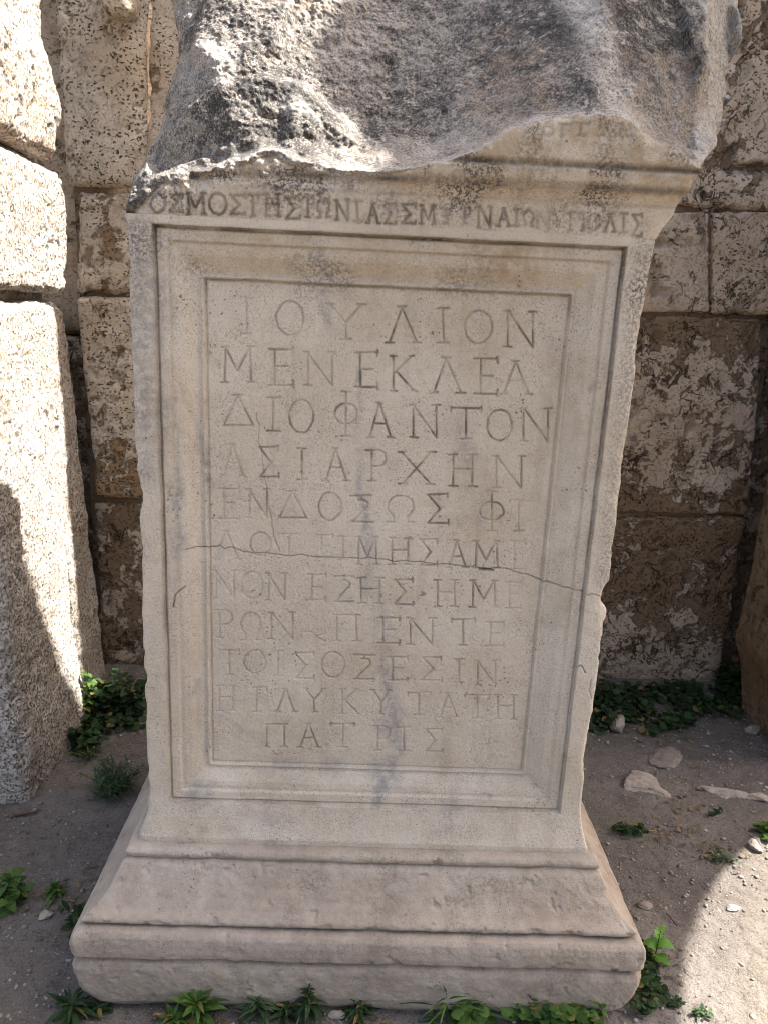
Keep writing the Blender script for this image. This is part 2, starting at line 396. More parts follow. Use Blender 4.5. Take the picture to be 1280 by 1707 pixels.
PANEL += Z(330, 730, 2.032, [
 ('Α',78,155,25,132,.6),('Σ',205,272,35,135,.75),('Ι',335,368,40,145,.75),('Α',425,510,38,150,1),('Ρ',565,640,45,150,.9),('Χ',680,800,52,160,1),('Η',850,945,60,168,.95),('Ν',1000,1110,65,172,.75),
 ('Ε',62,138,178,280,.7),('Ν',165,240,178,275,.6),('Δ',270,370,185,275,.75),('Ο',408,485,190,285,.9),('Ξ',518,592,200,290,.9),('Ω',635,738,200,290,.9),('Σ',775,848,195,295,1),('Φ',955,1037,185,320,.85),('Ι',1068,1108,215,320,.6),
 ('Λ',50,140,320,415,.6),('Ο',175,245,325,405,.55),('Τ',270,345,330,410,.5),('Ε',400,455,335,410,.55),('Ι',470,510,340,420,.55),('Μ',535,612,340,435,.85),('Η',645,722,345,435,.85),('Σ',750,812,350,437,.95),('Α',845,912,352,445,.95),('Μ',930,1025,355,445,.8),('Ε',1055,1110,355,450,.55),
 ('Ν',50,130,455,550,.65),('Ο',145,218,460,552,.5),('Ν',230,302,465,556,.8),('Ε',365,432,470,556,.8),('Ξ',462,525,475,562,.85),('Η',540,628,480,568,.9),('Σ',662,728,485,572,.9),('·',752,775,510,560,.8),('Η',800,882,488,578,.85),('Μ',920,1018,490,580,.9),('Ε',1040,1095,495,582,.65)])
PANEL += Z(330, 960, 2.032, [
 ('Ρ',50,118,122,215,.5),('Ω',138,218,132,225,.5),('Ν',238,330,130,222,.8),('~',345,430,180,240,.55),('Π',458,548,140,228,.85),('Ε',605,682,148,235,.9),('Ν',710,805,150,240,.9),('Τ',860,938,155,243,.85),('Ε',970,1036,165,245,.75),
 ('Τ',70,138,260,342,.55),('Ο',155,228,258,338,.6),('Ι',250,290,262,345,.65),('Σ',325,392,268,355,1),('Ο',418,496,265,352,.85),('Ξ',528,598,275,358,.8),('Ε',640,708,282,362,.8),('Σ',755,826,285,362,.85),('Ι',866,904,290,370,.75),('Ν',940,1018,295,378,.85),
 ('Η',60,128,380,465,.5),('Γ',185,232,385,470,.6),('Λ',262,332,390,468,.75),('Υ',360,428,390,470,.75),('Κ',480,542,392,475,.75),('Υ',590,652,395,478,.75),('Τ',710,788,405,480,.75),('Α',815,882,405,487,.8),('Τ',905,988,412,490,.75),('Η',1005,1082,412,495,.9),
 ('Π',222,302,510,588,.75),('Α',340,412,510,590,.75),('Τ',450,530,510,590,.85),('Ρ',590,652,518,600,.75),('Ι',672,724,522,603,.85),('Σ',768,830,528,605,.7)])
STRIP = Z(220, 230, 2.667, [
 ('Ο',78,142,246,328,1.1),('Σ',158,222,250,325,1.05),('Μ',238,325,245,335,1.1),('Ο',340,418,245,336,1.1),('Σ',435,502,255,335,1),('Τ',508,562,255,345,.95),('Η',585,660,248,345,1),('Σ',682,745,265,355,1.05),('Τ',758,805,262,350,.95),('Ω',820,882,268,350,.8),('Ν',905,968,275,360,1),('Ι',984,1024,280,370,.9),('Α',1045,1100,290,375,1),('Σ',1120,1172,295,378,.95),('Σ',1198,1260,295,378,.95)])
STRIP += Z(660, 180, 2.56, [
 ('Μ',100,170,415,492,1.15),('Υ',192,242,420,490,.85),('Ρ',280,322,420,492,.95),('Ν',348,410,420,505,1.1),('Α',435,487,430,500,1),('Ι',500,530,430,500,.7),('Ω',540,592,435,500,.7),('Ν',600,660,440,510,.5),('Π',735,810,445,520,.6),('Ο',820,872,450,520,.6),('Λ',890,942,450,525,.8),('Ι',955,992,450,530,.8),('Σ',1012,1052,455,545,.9),
 ('Ο',625,668,80,120,.5),('Γ',692,742,72,120,.65),('Τ',750,822,66,120,.6),('Λ',868,912,68,120,.6),('Η',945,1005,72,120,.7)])

def carve(X, Zc, letters, yplane, wid, seed=3):
    """V-cut depth (0..1) and dirt of the letters on a regular-ish grid X[i,j] (i: column) , Zc[i,j]"""
    dep = np.zeros_like(X); dirt_shade = np.zeros_like(X)
    rng = np.random.default_rng(seed)
    zs = Zc[X.shape[0] // 2, :]
    zmid = np.mean([px(0.5 * (q[1] + q[3]), 0.5 * (q[2] + q[4]), yplane)[2] for q in letters])
    xs = X[:, int(np.clip(np.searchsorted(zs, zmid), 0, len(zs) - 1))]
    for ch, u0, v0, u1, v1, k in letters:
        for st in GL[ch]:
            pts = []
            for gx, gy in st:
                p = px(u0 + (u1 - u0) * gx, v0 + (v1 - v0) * (1 - gy), yplane)
                pts.append((p[0] + rng.normal(0, .0006), p[2] + rng.normal(0, .0006)))
            for a, b in zip(pts[:-1], pts[1:]):
                pad = wid * 1.6 + 0.012
                i0, i1 = np.searchsorted(xs, [min(a[0], b[0]) - pad, max(a[0], b[0]) + pad])
                j0, j1 = np.searchsorted(zs, [min(a[1], b[1]) - pad, max(a[1], b[1]) + pad])
                if i1 <= i0 or j1 <= j0: continue
                sl = (slice(i0, i1), slice(j0, j1))
                d, _ = seg_dist(X[sl], Zc[sl], a, b)
                dep[sl] = np.maximum(dep[sl], k * np.clip(1 - d / wid, 0, 1))
                dirt_shade[sl] = np.maximum(dirt_shade[sl], k * np.clip(1.25 - d / wid, 0, 1))
    return dep, dirt_shade

def polyline_field(X, Zc, pts, wid):
    """1 on the line falling to 0 at wid; pts are (x, z[, width factor])"""
    f = np.zeros_like(X)
    for a, b in zip(pts[:-1], pts[1:]):
        w0 = a[2] if len(a) > 2 else 1; w1 = b[2] if len(b) > 2 else 1
        d, t = seg_dist(X, Zc, a, b)
        w = wid * (w0 + (w1 - w0) * t)
        f = np.maximum(f, np.clip(1 - d / w, 0, 1))
    return f
def pp(lst, y): return [(px(q[0], q[1], y)[0], px(q[0], q[1], y)[2]) + tuple(q[2:]) for q in lst]
def wob(pts, n, amp, seed):
    """subdivide a 2-D polyline and jitter it (cracks)"""
    rng = np.random.default_rng(seed); out = []
    for a, b in zip(pts[:-1], pts[1:]):
        for i in range(n):
            t = i / n
            out.append((a[0] + (b[0] - a[0]) * t + rng.normal(0, amp), a[1] + (b[1] - a[1]) * t + rng.normal(0, amp)))
    out.append(pts[-1]); return out

# ------------------------------------------------------------------ the inscribed pedestal
ped = thing('inscribed_pedestal', 'tall marble statue base with a framed Greek inscription and a broken dark top', 'inscribed monument', (0, 0, 0.06))
DEP = 0.80

def close_body(X, Y, Zc, ny, side_noise, seed, back=0.0):
    """side, back and optional cap sheets for a front sheet (i: columns, j: rows upward)"""
    nx, nz = X.shape
    parts = []
    rows = []
    for col, sgn in ((0, -1), (nx - 1, 1)):
        t = (np.linspace(0, 1, ny) ** 1.5)[:, None]
        xs = np.repeat(X[col][None, :], ny, 0); ys = Y[col][None, :] * (1 - t) + (DEP - back * sstep(1.74, 1.90, Zc[col]))[None, :] * t
        zs = np.repeat(Zc[col][None, :], ny, 0)
        P = np.stack([xs, ys, zs], -1)
        nd = fbm(P, 7, 4, seed) * side_noise * np.minimum(t * 8, 1)
        P[..., 0] += sgn * nd
        parts.append((P, sgn))
    VV = []; FF = []; off = 0
    for P, sgn in parts:
        VV.append(P.reshape(-1, 3)); FF.append(grid_faces(ny, nz, off, flip=(sgn < 0)))
        off += ny * nz
    a = parts[0][0][-1]; b = parts[1][0][-1]
    Bk = np.stack([a, b], 0)
    VV.append(Bk.reshape(-1, 3)); FF.append(grid_faces(2, nz, off, flip=False)); off += 2 * nz
    # cap on top
    top = np.stack([X[:, -1], Y[:, -1], Zc[:, -1]], -1)
    tl = np.linspace(0, 1, nx)[:, None]
    back = a[-1] * (1 - tl) + b[-1] * tl
    k = 14
    tt = np.linspace(0, 1, k)[:, None, None]
    cap = top[None] * (1 - tt) + back[None] * tt
    cap[..., 2] += fbm(cap, 6, 4, seed + 5) * 0.06 * np.sin(np.pi * tt[..., 0])
    VV.append(cap.reshape(-1, 3)); FF.append(grid_faces(k, nx, off, flip=True)); off += k * nx
    return np.concatenate(VV), np.concatenate(FF)

def build_shaft():
    NX, NZ = 620, 840
    s = np.linspace(-1, 1, NX); z = np.linspace(0.413, 1.7225, NZ)
    S, Zg = np.meshgrid(s, z, indexing='ij')
    fl = np.clip((0.53 - Zg) / 0.105, 0, 1) ** 2 * 0.021
    hw = 0.481 + fl + 0.006 * np.clip((Zg - 1.62) / 0.1, 0, 1) ** 2
    X = S * hw
    P = np.stack([X, np.zeros_like(X), Zg], -1)
    # frame
    oa, ob, oza, ozb = -.435, .435, .500, 1.7066
    xa, xb, za, zb = -.3487, .3501, .5784, 1.6178
    wb = 0.0012 * fbm(P, 16, 3, 77)
    t = np.minimum(np.minimum((X - oa + wb) / (xa - oa), (ob - X + wb) / (ob - xb)), np.minimum((Zg - oza + wb) / (za - oza), (ozb - Zg + wb) / (ozb - zb)))
    tp = [-9, 0.0, .035, .075, .28, .33, .42, .55, .70, .84, .90, .945, .985, 1.03, 1.06, 9]
    dp = [0, 0, .015, .010, .011, .0165, .0165, .0195, .0285, .0365, .0380, .0335, .0340, .0425, .0400, .0400]
    d = np.interp(t, tp, dp)
    inner = t > 1.03
    # letters
    dep, ldirt_shade = carve(X, Zg, PANEL, 0.030, 0.0027)
    wear = (0.25 + 0.75 * sstep(-0.3, 0.25, fbm(P, 34, 4, 12))) * (.55 + .6 * sstep(-.3, .3, fbm(P, 6, 2, 14)))
    d = d + dep * 0.0056 * (.5 + .5 * wear)
    dirt_shade = 0.50 * ldirt_shade * wear * (.72 + .28 * sstep(1.0, 1.3, Zg))  # letter cuts darkened for contrast: painted shade as well as dirt
    # frame grooves
    top = np.clip((Zg - 1.60) / 0.1, 0, 1) * (X > -0.44)
    rgt = np.clip((X - 0.40) / 0.03, 0, 1) * sstep(0.7, 1.3, Zg)
    lft = np.clip((-X - 0.41) / 0.02, 0, 1) * sstep(0.6, 1.0, Zg)
    bot = np.clip((0.51 - Zg) / 0.01, 0, 1)
    go = np.exp(-((t - 0.03) / 0.042) ** 2)
    gi = np.exp(-((t - 1.02) / 0.028) ** 2)
    dirt_shade = np.maximum(dirt_shade, go * (0.30 + 0.75 * top + 0.65 * rgt + 0.45 * lft + 0.25 * bot) * (0.65 + 0.5 * fbm(P, 14, 3, 5)))  # occlusion of the outer groove painted dark along with its dirt
    dirt_shade = np.maximum(dirt_shade, gi * (0.20 + 0.42 * np.clip((Zg - 1.55) / .05, 0, 1)) * (0.8 + 0.5 * fbm(P, 20, 3, 6)))
    dirt_shade = np.maximum(dirt_shade, 0.22 * np.exp(-((t - 0.31) / 0.03) ** 2) * sstep(.6, 1.4, Zg))
    # cracks
    ck = wob(pp([(312, 915), (340, 917), (365, 916), (420, 926), (500, 932), (600, 936), (700, 942), (770, 948), (812, 952), (850, 954), (900, 970), (945, 980), (980, 986), (1016, 988)], 0.02), 7, 0.0016, 8)
    c2 = wob(pp([(428, 690), (432, 740), (440, 790), (445, 830), (452, 868), (458, 900), (466, 922)], 0.03), 5, 0.0016, 9)
    c3 = wob(pp([(290, 1012), (292, 992), (308, 980)], 0.01), 4, 0.001, 10)
    c4 = wob(pp([(955, 1118), (967, 1108), (975, 1122)], 0.0), 4, 0.001, 11)
    c5 = wob(pp([(984, 1130), (981, 1150), (985, 1165)], 0.0), 4, 0.001, 13)
    for c, w, k in ((ck, .0017, .62), (c2, .0014, .38), (c3, .002, .8), (c4, .002, .7), (c5, .002, .4)):
        f = polyline_field(X, Zg, c, w)
        d = d + f * 0.007 * k; dirt_shade = np.maximum(dirt_shade, np.clip(f * 1.2, 0, 1) * k * (.55 + .5 * sstep(-.2, .3, fbm(P, 20, 3, 15))))
    hole = polyline_field(X, Zg, pp([(800, 951), (822, 953)], 0.03), .0045); d = d + hole * .006; dirt_shade = np.maximum(dirt_shade, hole)
    # damage at the frame: small knocked-off spots
    for (u, v, r, k) in ((283, 820, .020, .006), (287, 668, .012, .004), (322, 438, .010, .006), (985, 650, .010, .003), (905, 1045, .012, .003),
                         (1000, 1005, .016, .006), (300, 825, .010, .004), (815, 1330, .008, .003), (345, 590, .006, .003)):
        p = px(u, v, 0.01); rr = np.hypot(X - p[0], (Zg - p[2]) * .8) / r
        w = np.clip(1 - rr, 0, 1) * (0.6 + 0.6 * fbm(P, 90, 3, int(u)))
        d = d + k * w; dirt_shade = np.maximum(dirt_shade, np.clip(w, 0, 1) * .45)
    # undulation and tooling
    d = d + (0.0016 * fbm(P, 6, 3, 21) + 0.00065 * fbm(P, 70, 3, 22) + 0.00045 * fbm(P, 190, 2, 23)) * sstep(1.722, 1.70, Zg)
    Y = d - fl
    # worn arrises
    e = (1 - np.abs(S)) * hw
    sgn = np.sign(S)
    wn_ = np.clip(fbm(np.stack([sgn * 3, np.zeros_like(X), Zg], -1), 9, 4, 31), 0, 1)
    r = 0.007 + 0.022 * wn_
    q = np.clip((r - e) / r, 0, 1)
    Y = Y + r * (1 - np.sqrt(np.clip(1 - q * q, 0, 1))) * .9
    chip = 0.0065 * np.clip(fbm(np.stack([sgn * 5, np.zeros_like(X), Zg], -1), 26, 4, 33) - .05, 0, 1)
    nz_ = lambda zc, h, a: a * np.clip(1 - ((Zg - zc) / h) ** 2, 0, 1)
    chip = chip + np.where(S > 0, nz_(1.025, .03, .012) + nz_(0.98, .02, -.006) + nz_(.70, .02, .004) + nz_(.64, .05, .004), nz_(1.20, .05, .008) + nz_(.80, .02, .006) + nz_(1.05, .10, .003))
    X = X - sgn * chip * np.exp(-e / 0.012)
    # stains
    grey = np.zeros_like(X)
    def streak(lst, w, k):
        nonlocal grey
        f = polyline_field(X + 0.012 * fbm(P, 18, 4, 41), Zg, pp(lst, 0.025), w * 1.5)
        grey = np.maximum(grey, sstep(0, 1.0, f) * k * (.35 + .65 * sstep(-.35, .3, fbm(P, 13, 5, 42, .65, (1.6, 1, .7)))) * 1.15)
    streak([(528, 425, 1), (545, 470, 1.2), (548, 520, .8), (556, 560, .5)], .016, .55)
    streak([(596, 620, .4), (600, 740, .6), (606, 830, .8), (612, 900, 1), (622, 980, 1.2), (630, 1050, 1.3), (645, 1120, 1.5), (655, 1190, 1.5), (668, 1260, 1.2), (640, 1300, 1.5), (628, 1330, 1)], .015, .75)
    streak([(752, 690, 1.2), (775, 760, 1.6), (795, 830, 1.4), (800, 870, .7)], .019, .42)
    streak([(305, 640, .4), (322, 700, .6), (335, 750, 1), (346, 820, 1.2)], .008, .75)
    streak([(292, 690, .6), (298, 780, 1), (300, 860, 1.3), (296, 960, 1.2), (300, 1010, .6)], .011, .55)
    streak([(920, 555, .8), (925, 620, 1.2), (918, 690, .8)], .010, .45)
    streak([(322, 1080, .6), (325, 1140, 1.3), (330, 1200, 1), (340, 1260, .7)], .012, .55)
    streak([(370, 1200, .6), (440, 1240, 1)], .010, .35)
    for (u, v, r, k) in ((330, 1325, .05, .5), (470, 1292, .07, .45), (640, 1300, .06, .7), (748, 1340, .05, .5), (455, 1362, .05, .35), (745, 1375, .04, .5), (460, 1395, .03, .5), (345, 1372, .03, .5), (560, 1290, .04, .4),
                         (235, 560, .06, .75), (240, 680, .06, .8), (245, 480, .06, .7), (228, 420, .05, .6), (250, 780, .04, .45), (275, 520, .03, .35), (610, 760, .03, .3), (640, 1220, .05, .4)):
        p = px(u, v, 0.01)
        rr = np.hypot(X - p[0], (Zg - p[2]) * (.55 if u < 300 else 1.3)) / r
        grey = np.maximum(grey, k * sstep(1.0, .25, rr + .5 * fbm(P, 22, 4, int(u + v))))
    ochre = 0.95 * sstep(1.575, 1.665, Zg) * sstep(-.40, -.22, X) * sstep(1.712, 1.69, Zg) * (0.6 + .9 * fbm(P, 9, 3, 51))
    ochre = np.maximum(ochre, .5 * np.exp(-((X - .395) / .02) ** 2) * (.55 + fbm(P, 12, 3, 52, stretch=(2, 1, .5))))
    ochre = np.maximum(ochre, .38 * np.exp(-((X - .335) / .018) ** 2) * (.5 + fbm(P, 12, 3, 53, stretch=(2, 1, .5))))
    ochre = np.maximum(ochre, .42 * sstep(.0, .45, fbm(P, 5, 4, 54)))
    lich = .60 * sstep(1.54, 1.68, Zg) * sstep(-.25, .4, fbm(P, 8, 5, 61)) + .50 * np.clip((X - .435) / .02, 0, 1) * sstep(1.0, 1.5, Zg)
    lich = lich + .42 * np.clip((X - .44) / .015, 0, 1) * sstep(1.02, 1.06, Zg) * sstep(1.32, 1.1, Zg) + .3 * np.clip((-X - .44) / .02, 0, 1) * sstep(-.1, .5, fbm(P, 12, 3, 62))
    for (u, v, r, k) in ((770, 455, .07, .9), (500, 440, .07, .5), (560, 445, .05, .5), (330, 445, .025, .6), (245, 800, .035, .7), (750, 475, .05, .5), (660, 455, .05, .4)):
        p = px(u, v, 0.02); rr = np.hypot(X - p[0], (Zg - p[2]) * 1.2) / (r * 1.5)
        lich = lich + .36 * k * sstep(1, .0, rr + .5 * fbm(P, 22, 4, int(u)))
    V = np.stack([X, Y, Zg], -1).reshape(-1, 3)
    A = dict(dirt_shade=np.clip(dirt_shade, 0, 1).ravel(), grey=grey.ravel(), ochre=np.clip(ochre, 0, 1).ravel(), lichen=np.clip(lich, 0, 1).ravel())
    F = grid_faces(NX, NZ)
    F = F[:, ::-1]
    tc = t.ravel()[F].mean(1)
    m_in = tc > 1.0; m_fr = (tc <= 1.0) & (tc > 0)
    body = F[~(m_in | m_fr)]
    SV, SF = close_body(X, Y, Zg, 14, 0.006, 91)
    V1, F1, A1 = compact(V, body, A)
    Vb = np.concatenate([V1, SV]); Fb = np.concatenate([F1, SF + len(V1)])
    nb = len(SV)
    Ab = {k: np.concatenate([a, np.full(nb, .2 if k in ('grey', 'lichen') else 0.0)]) for k, a in A1.items()}
    sh = mesh_np('shaft', Vb, Fb, M_MARBLE, ped, Ab)
    V2, F2, A2 = compact(V, F[m_fr], A)
    mesh_np('frame_moulding', V2, F2, M_MARBLE, sh, A2)
    V3, F3, A3 = compact(V, F[m_in], A)
    pn = mesh_np('inscription_panel', V3, F3, M_MARBLE, sh, A3)
    pn['label'] = 'sunken marble panel carved with eleven lines of Greek capitals'
    return sh
build_shaft()

def rbf(pts, vals, X, Y, eps=0.0):
    pts = np.asarray(pts, float); vals = np.asarray(vals, float)
    n = len(pts)
    D = np.hypot(pts[:, None, 0] - pts[None, :, 0], pts[:, None, 1] - pts[None, :, 1])
    A = np.zeros((n + 3, n + 3)); A[:n, :n] = D + eps * np.eye(n)
    A[:n, n] = 1; A[:n, n + 1:] = pts; A[n, :n] = 1; A[n + 1:, :n] = pts.T
    w = np.linalg.solve(A, np.concatenate([vals, [0, 0, 0]]))
    r = w[n] + w[n + 1] * X + w[n + 2] * Y
    for k in range(n):
        r = r + w[k] * np.hypot(X - pts[k, 0], Y - pts[k, 1])
    return r

def build_crown():
    NX, NZ = 540, 380
    s = np.linspace(-1, 1, NX); z = np.linspace(1.7225, 2.50, NZ)
    S, Zg = np.meshgrid(s, z, indexing='ij')
    xl = np.interp(Zg, [1.72, 1.735, 1.755, 1.80, 1.84, 1.90, 2.0, 2.1, 2.3, 2.5], [-.487, -.483, -.484, -.498, -.490, -.475, -.470, -.480, -.53, -.57])
    xr = np.interp(Zg, [1.72, 1.74, 1.765, 1.80, 1.82, 1.85, 1.90, 1.96, 2.1, 2.22, 2.5], [.487, .494, .512, .519, .530, .556, .612, .675, .700, .715, .72])
    T = (S + 1) / 2
    X = xl * (1 - T) + xr * T
    P = np.stack([X, np.zeros_like(X), Zg], -1)
    # dressed part: profile
    zp = [1.70, 1.7225, 1.735, 1.772, 1.778, 1.790, 1.799, 1.802, 1.808, 1.826, 1.832, 1.836, 1.842, 2.6]
    pr = [0, 0.0, .004, .011, .013, .022, .033, .031, .037, .040, .034, .036, .040, .060]
    yd = -np.interp(Zg, zp, pr)
    dep, ldirt_shade = carve(X, Zg, STRIP[:-5], -0.012, 0.0034, 5)
    dep2, ldirt_shade2 = carve(X, Zg, STRIP[-5:], -0.040, 0.0034, 6)
    dep = np.maximum(dep, dep2); ldirt_shade = np.maximum(ldirt_shade, ldirt_shade2)
    yd = yd + dep * 0.0030
    # break line
    bl = np.array([px(u, v, -0.03)[[0, 2]] for u, v in [(205, 350), (213, 345), (238, 325), (262, 302), (300, 297), (335, 288), (400, 272), (425, 262), (452, 252), (480, 272), (520, 283), (575, 290), (620, 292), (645, 285), (700, 277), (760, 264), (800, 247), (828, 228), (850, 214), (900, 205), (960, 190), (1030, 194), (1060, 210), (1085, 228), (1145, 262), (1200, 300)]])
    zb = np.interp(X, bl[:, 0], bl[:, 1]) + .009 * fbm(P * np.array([1, 1, 0]), 34, 4, 71, .65)
    # rock surface control points (x, z) -> y
    cp = []
    for i in range(1, len(bl) - 1): cp.append((bl[i, 0], bl[i, 1] + .004, -.028))
    def q(u, v, y): p = px(u, v, y); cp.append((p[0], p[2], y))
    q(225, 275, .10); q(240, 250, .12); q(262, 200, .20); q(290, 100, .34); q(300, 0, .46); q(300, 250, .06); q(320, 200, .08); q(262, 285, .03)
    q(368, 142, .06); q(385, 180, .035); q(398, 225, .01); q(345, 160, .09)
    q(385, 120, .09); q(400, 60, .20); q(430, 0, .30); q(345, 60, .25)
    q(430, 170, .075); q(470, 120, .15); q(500, 60, .23); q(460, 220, .045); q(520, 240, .05); q(560, 200, .11); q(540, 150, .16); q(600, 250, .06); q(560, 0, .33)
    q(640, 200, .15); q(640, 120, .24); q(650, 30, .34); q(720, 230, .09); q(740, 150, .19); q(750, 50, .30); q(840, 180, .05); q(840, 100, .15); q(850, 10, .26)
    q(920, 150, .03); q(930, 60, .13); q(985, 130, .005); q(1000, 60, .06); q(1005, 0, .12); q(1050, 150, .04); q(1060, 60, .11); q(1110, 200, .045); q(1120, 100, .11); q(1130, 0, .19)
    q(1165, 210, .07); q(1170, 110, .10); q(1180, 20, .17); q(1195, 200, .16); q(1225, 60, .24)
    q(315, 262, .025); q(370, 245, .0); q(340, 270, -.012)
    for x in (-.5, -.2, .1, .4, .68): cp.append((x, 2.5, .62 + .04 * math.sin(9 * x)))
    cp = np.array(cp)
    yr = rbf(cp[:, :2], cp[:, 2], X, Zg, .004)
    def facet(poly_px, pts, soft=.008, jag=.012):
        nonlocal yr
        A = np.array([[px(u, v, y)[0], px(u, v, y)[2], 1.0] for u, v, y in pts])
        co = np.linalg.solve(A, np.array([y for _, _, y in pts]))
        plane = co[0] * X + co[1] * Zg + co[2]
        ym = np.mean([y for _, _, y in pts])
        poly = [px(u, v, ym)[[0, 2]] for u, v in poly_px]
        ins = np.full_like(X, 9.0)
        for i in range(len(poly)):
            a, b = poly[i], poly[(i + 1) % len(poly)]
            n0, n1 = (b[1] - a[1]), -(b[0] - a[0])
            ins = np.minimum(ins, ((X - a[0]) * n0 + (Zg - a[1]) * n1) / math.hypot(n0, n1))
        f = sstep(-soft, soft, ins + jag * fbm(P, 26, 4, 70 + len(pts)))
        yr = yr * (1 - f) + plane * f
        return f
    facet([(375, 140), (300, 60), (290, -80), (500, -80), (460, 60), (420, 110)], [(372, 140, .06), (425, 110, .085), (330, 20, .27)], .02)
    facet([(380, 145), (425, 108), (500, 120), (575, 190), (628, 262), (560, 262), (470, 236), (408, 235)], [(395, 200, .028), (620, 258, .055), (430, 115, .105)], .015)
    fw = facet([(372, 140), (396, 215), (402, 245), (330, 272), (262, 292), (236, 248), (268, 205), (320, 165)], [(392, 205, .035), (240, 240, .14), (372, 142, .058)])
    facet([(1015, 120), (1005, -80), (1177, -80), (1173, 100), (1161, 180), (1147, 256), (1085, 220), (1036, 186)], [(1030, 150, .012), (1165, 150, .120), (1012, 0, .115)], .006)
    facet([(1147, 262), (1161, 180), (1173, 100), (1177, -80), (1290, -80), (1260, 120), (1225, 215), (1150, 320)], [(1161, 180, .105), (1172, 60, .165), (1205, 190, .235)], .006)
    tn = fbm(P, 8, 4, 171) * 7
    terr = (np.floor(tn) + sstep(.30, .70, tn - np.floor(tn))) / 7
    yr = yr + .013 * terr * (1 - .7 * fw)
    led = np.clip(Zg - zb, 0, 1)
    yr = yr + (.008 + .024 * sstep(-.3, .35, fbm(P * np.array([1, 1, 0]), 7, 3, 172))) * (1 - np.exp(-led / .012)) * np.exp(-led / .16) * (1 - .6 * fw)
    amp = sstep(0, .05, Zg - zb) * (1 - .6 * fw)
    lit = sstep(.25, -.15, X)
    fr = fbm(P, 5, 5, 72) * .024 + fbm(P, 17, 5, 73, .55) * .009 + (1 - np.abs(fbm(P, 26, 3, 74)) * 2) * .004
    fr = fr * (.45 + .75 * lit) + fbm(P, 95, 4, 75, .7) * (.0046 + .0022 * lit)
    yr = yr + fr * (.25 + .75 * amp)
    # small broken ledge in the lit scar
    for (u, v, r, k) in ((455, 246, .022, .010), (365, 262, .025, .010), (500, 262, .014, .008), (330, 262, .03, -.010)):
        p = px(u, v, .02); rr = np.hypot(X - p[0], (Zg - p[2]) * 1.6) / r
        yr = yr + k * sstep(1, .3, rr + .35 * fbm(P, 40, 3, int(u)))
    w = sstep(-.0022, .0022, Zg - zb)
    yd2 = yd + (.0012 * fbm(P, 40, 4, 78) + .0007 * fbm(P, 160, 3, 79)) * sstep(1.7225, 1.74, Zg)
    lw = sstep(.06, -.12, X + .05 * fbm(P, 9, 3, 181)) * sstep(1.772, 1.792, Zg)
    yd2 = yd2 * (1 - .55 * lw) + lw * (.006 * fbm(P, 22, 5, 182, .6) + .003 * fbm(P, 70, 3, 183))
    # worn, chipped lip just below the break
    lip = np.exp(-np.clip(zb - Zg, 0, 1) / (.008 + .010 * sstep(.1, -.2, X)))
    yd2 = yd2 + (.006 + .008 * sstep(.1, -.2, X)) * lip * (1 + fbm(P, 45, 3, 80))
    Y = yd2 * (1 - w) + np.maximum(yr, yd2 - .004) * w
    # rounding at the flanks
    e = np.minimum(X - xl, xr - X)
    r = np.where(S > 0, .022, .012 + .055 * sstep(1.74, 1.84, Zg))
    qq = np.clip((r - e) / r, 0, .995)
    Y = Y + r * (1 - np.sqrt(1 - qq * qq)) * np.where(S > 0, .25 + .6 * sstep(1.84, 1.92, Zg), 1.0)
    sgn = np.sign(S)
    X = X + sgn * np.exp(-e / .05) * (.010 * fbm(P, 9, 4, 81) + .006 * fbm(P, 38, 3, 82)) * sstep(1.725, 1.80, Zg)
    # attributes
    go = lambda zc, s_: np.exp(-((Zg - zc) / s_) ** 2)
    wob_ = .7 + .7 * fbm(P, 13, 4, 83)
    dirt_shade = .68 * ldirt_shade * (.6 + .5 * sstep(-.3, .3, fbm(P, 30, 3, 84)))
    dirt_shade = np.maximum(dirt_shade, (go(1.7995, .0055) * .85 + go(1.8340, .0060) * .95 + go(1.776, .003) * .35) * wob_)  # shadow lines of the mouldings painted in, with dirt
    dirt_shade = dirt_shade * (1 - w)
    ochre = (.35 * sstep(1.723, 1.76, Zg) + .5 * sstep(1.77, 1.80, Zg) + .65 * sstep(-.1, .2, X) * sstep(1.76, 1.84, Zg)) * (1 - w) * (.8 + .5 * fbm(P, 10, 3, 85))
    lich = (.55 * lw * sstep(-.3, .3, fbm(P, 14, 5, 184)) + (.75 * go(1.790, .012) + .7 * go(1.826, .008) + .55) * sstep(1.723, 1.75, Zg) * sstep(-.35, .35, fbm(P, 16, 4, 86)) + .35 * sstep(-.1, .4, fbm(P, 22, 4, 87))) * (1 - w)
    pale = np.zeros_like(X)
    ridge = polyline_field(X, Zg, pp([(1000, -40, 1), (1000, 60, .9), (1010, 130, .9), (1030, 185, 1.4)], .05), .06)
    pale = np.maximum(pale, .8 * sstep(0, .8, ridge + .25 * fbm(P, 18, 3, 88)))
    pale = np.maximum(pale, np.exp(-np.clip(Zg - zb, 0, 1) / .012) * .8 * w)
    pale = np.maximum(pale, .80 * sstep(-.006, .006, X - np.interp(Zg, [px(1147, 262, .05)[2], px(1161, 180, .105)[2], px(1173, 100, .14)[2], px(1177, 0, .18)[2]], [px(1147, 262, .05)[0], px(1161, 180, .105)[0], px(1173, 100, .14)[0], px(1177, 0, .18)[0]])))
    pale = np.maximum(pale, .85 * lit * (.45 + .55 * sstep(2.06, 1.95, Zg + .08 * fbm(P, 12, 3, 185))) * sstep(-.2, .3, fbm(P, 8, 4, 89)))  # sunlit left scar painted paler
    tri = sstep(0, .02, px(372, 140, .08)[0] + .10 * (1.95 - Zg) - X) * sstep(2.02, 1.97, Zg)
    pale = pale * (1 - .85 * tri)  # shaded left facet kept darker in the colour
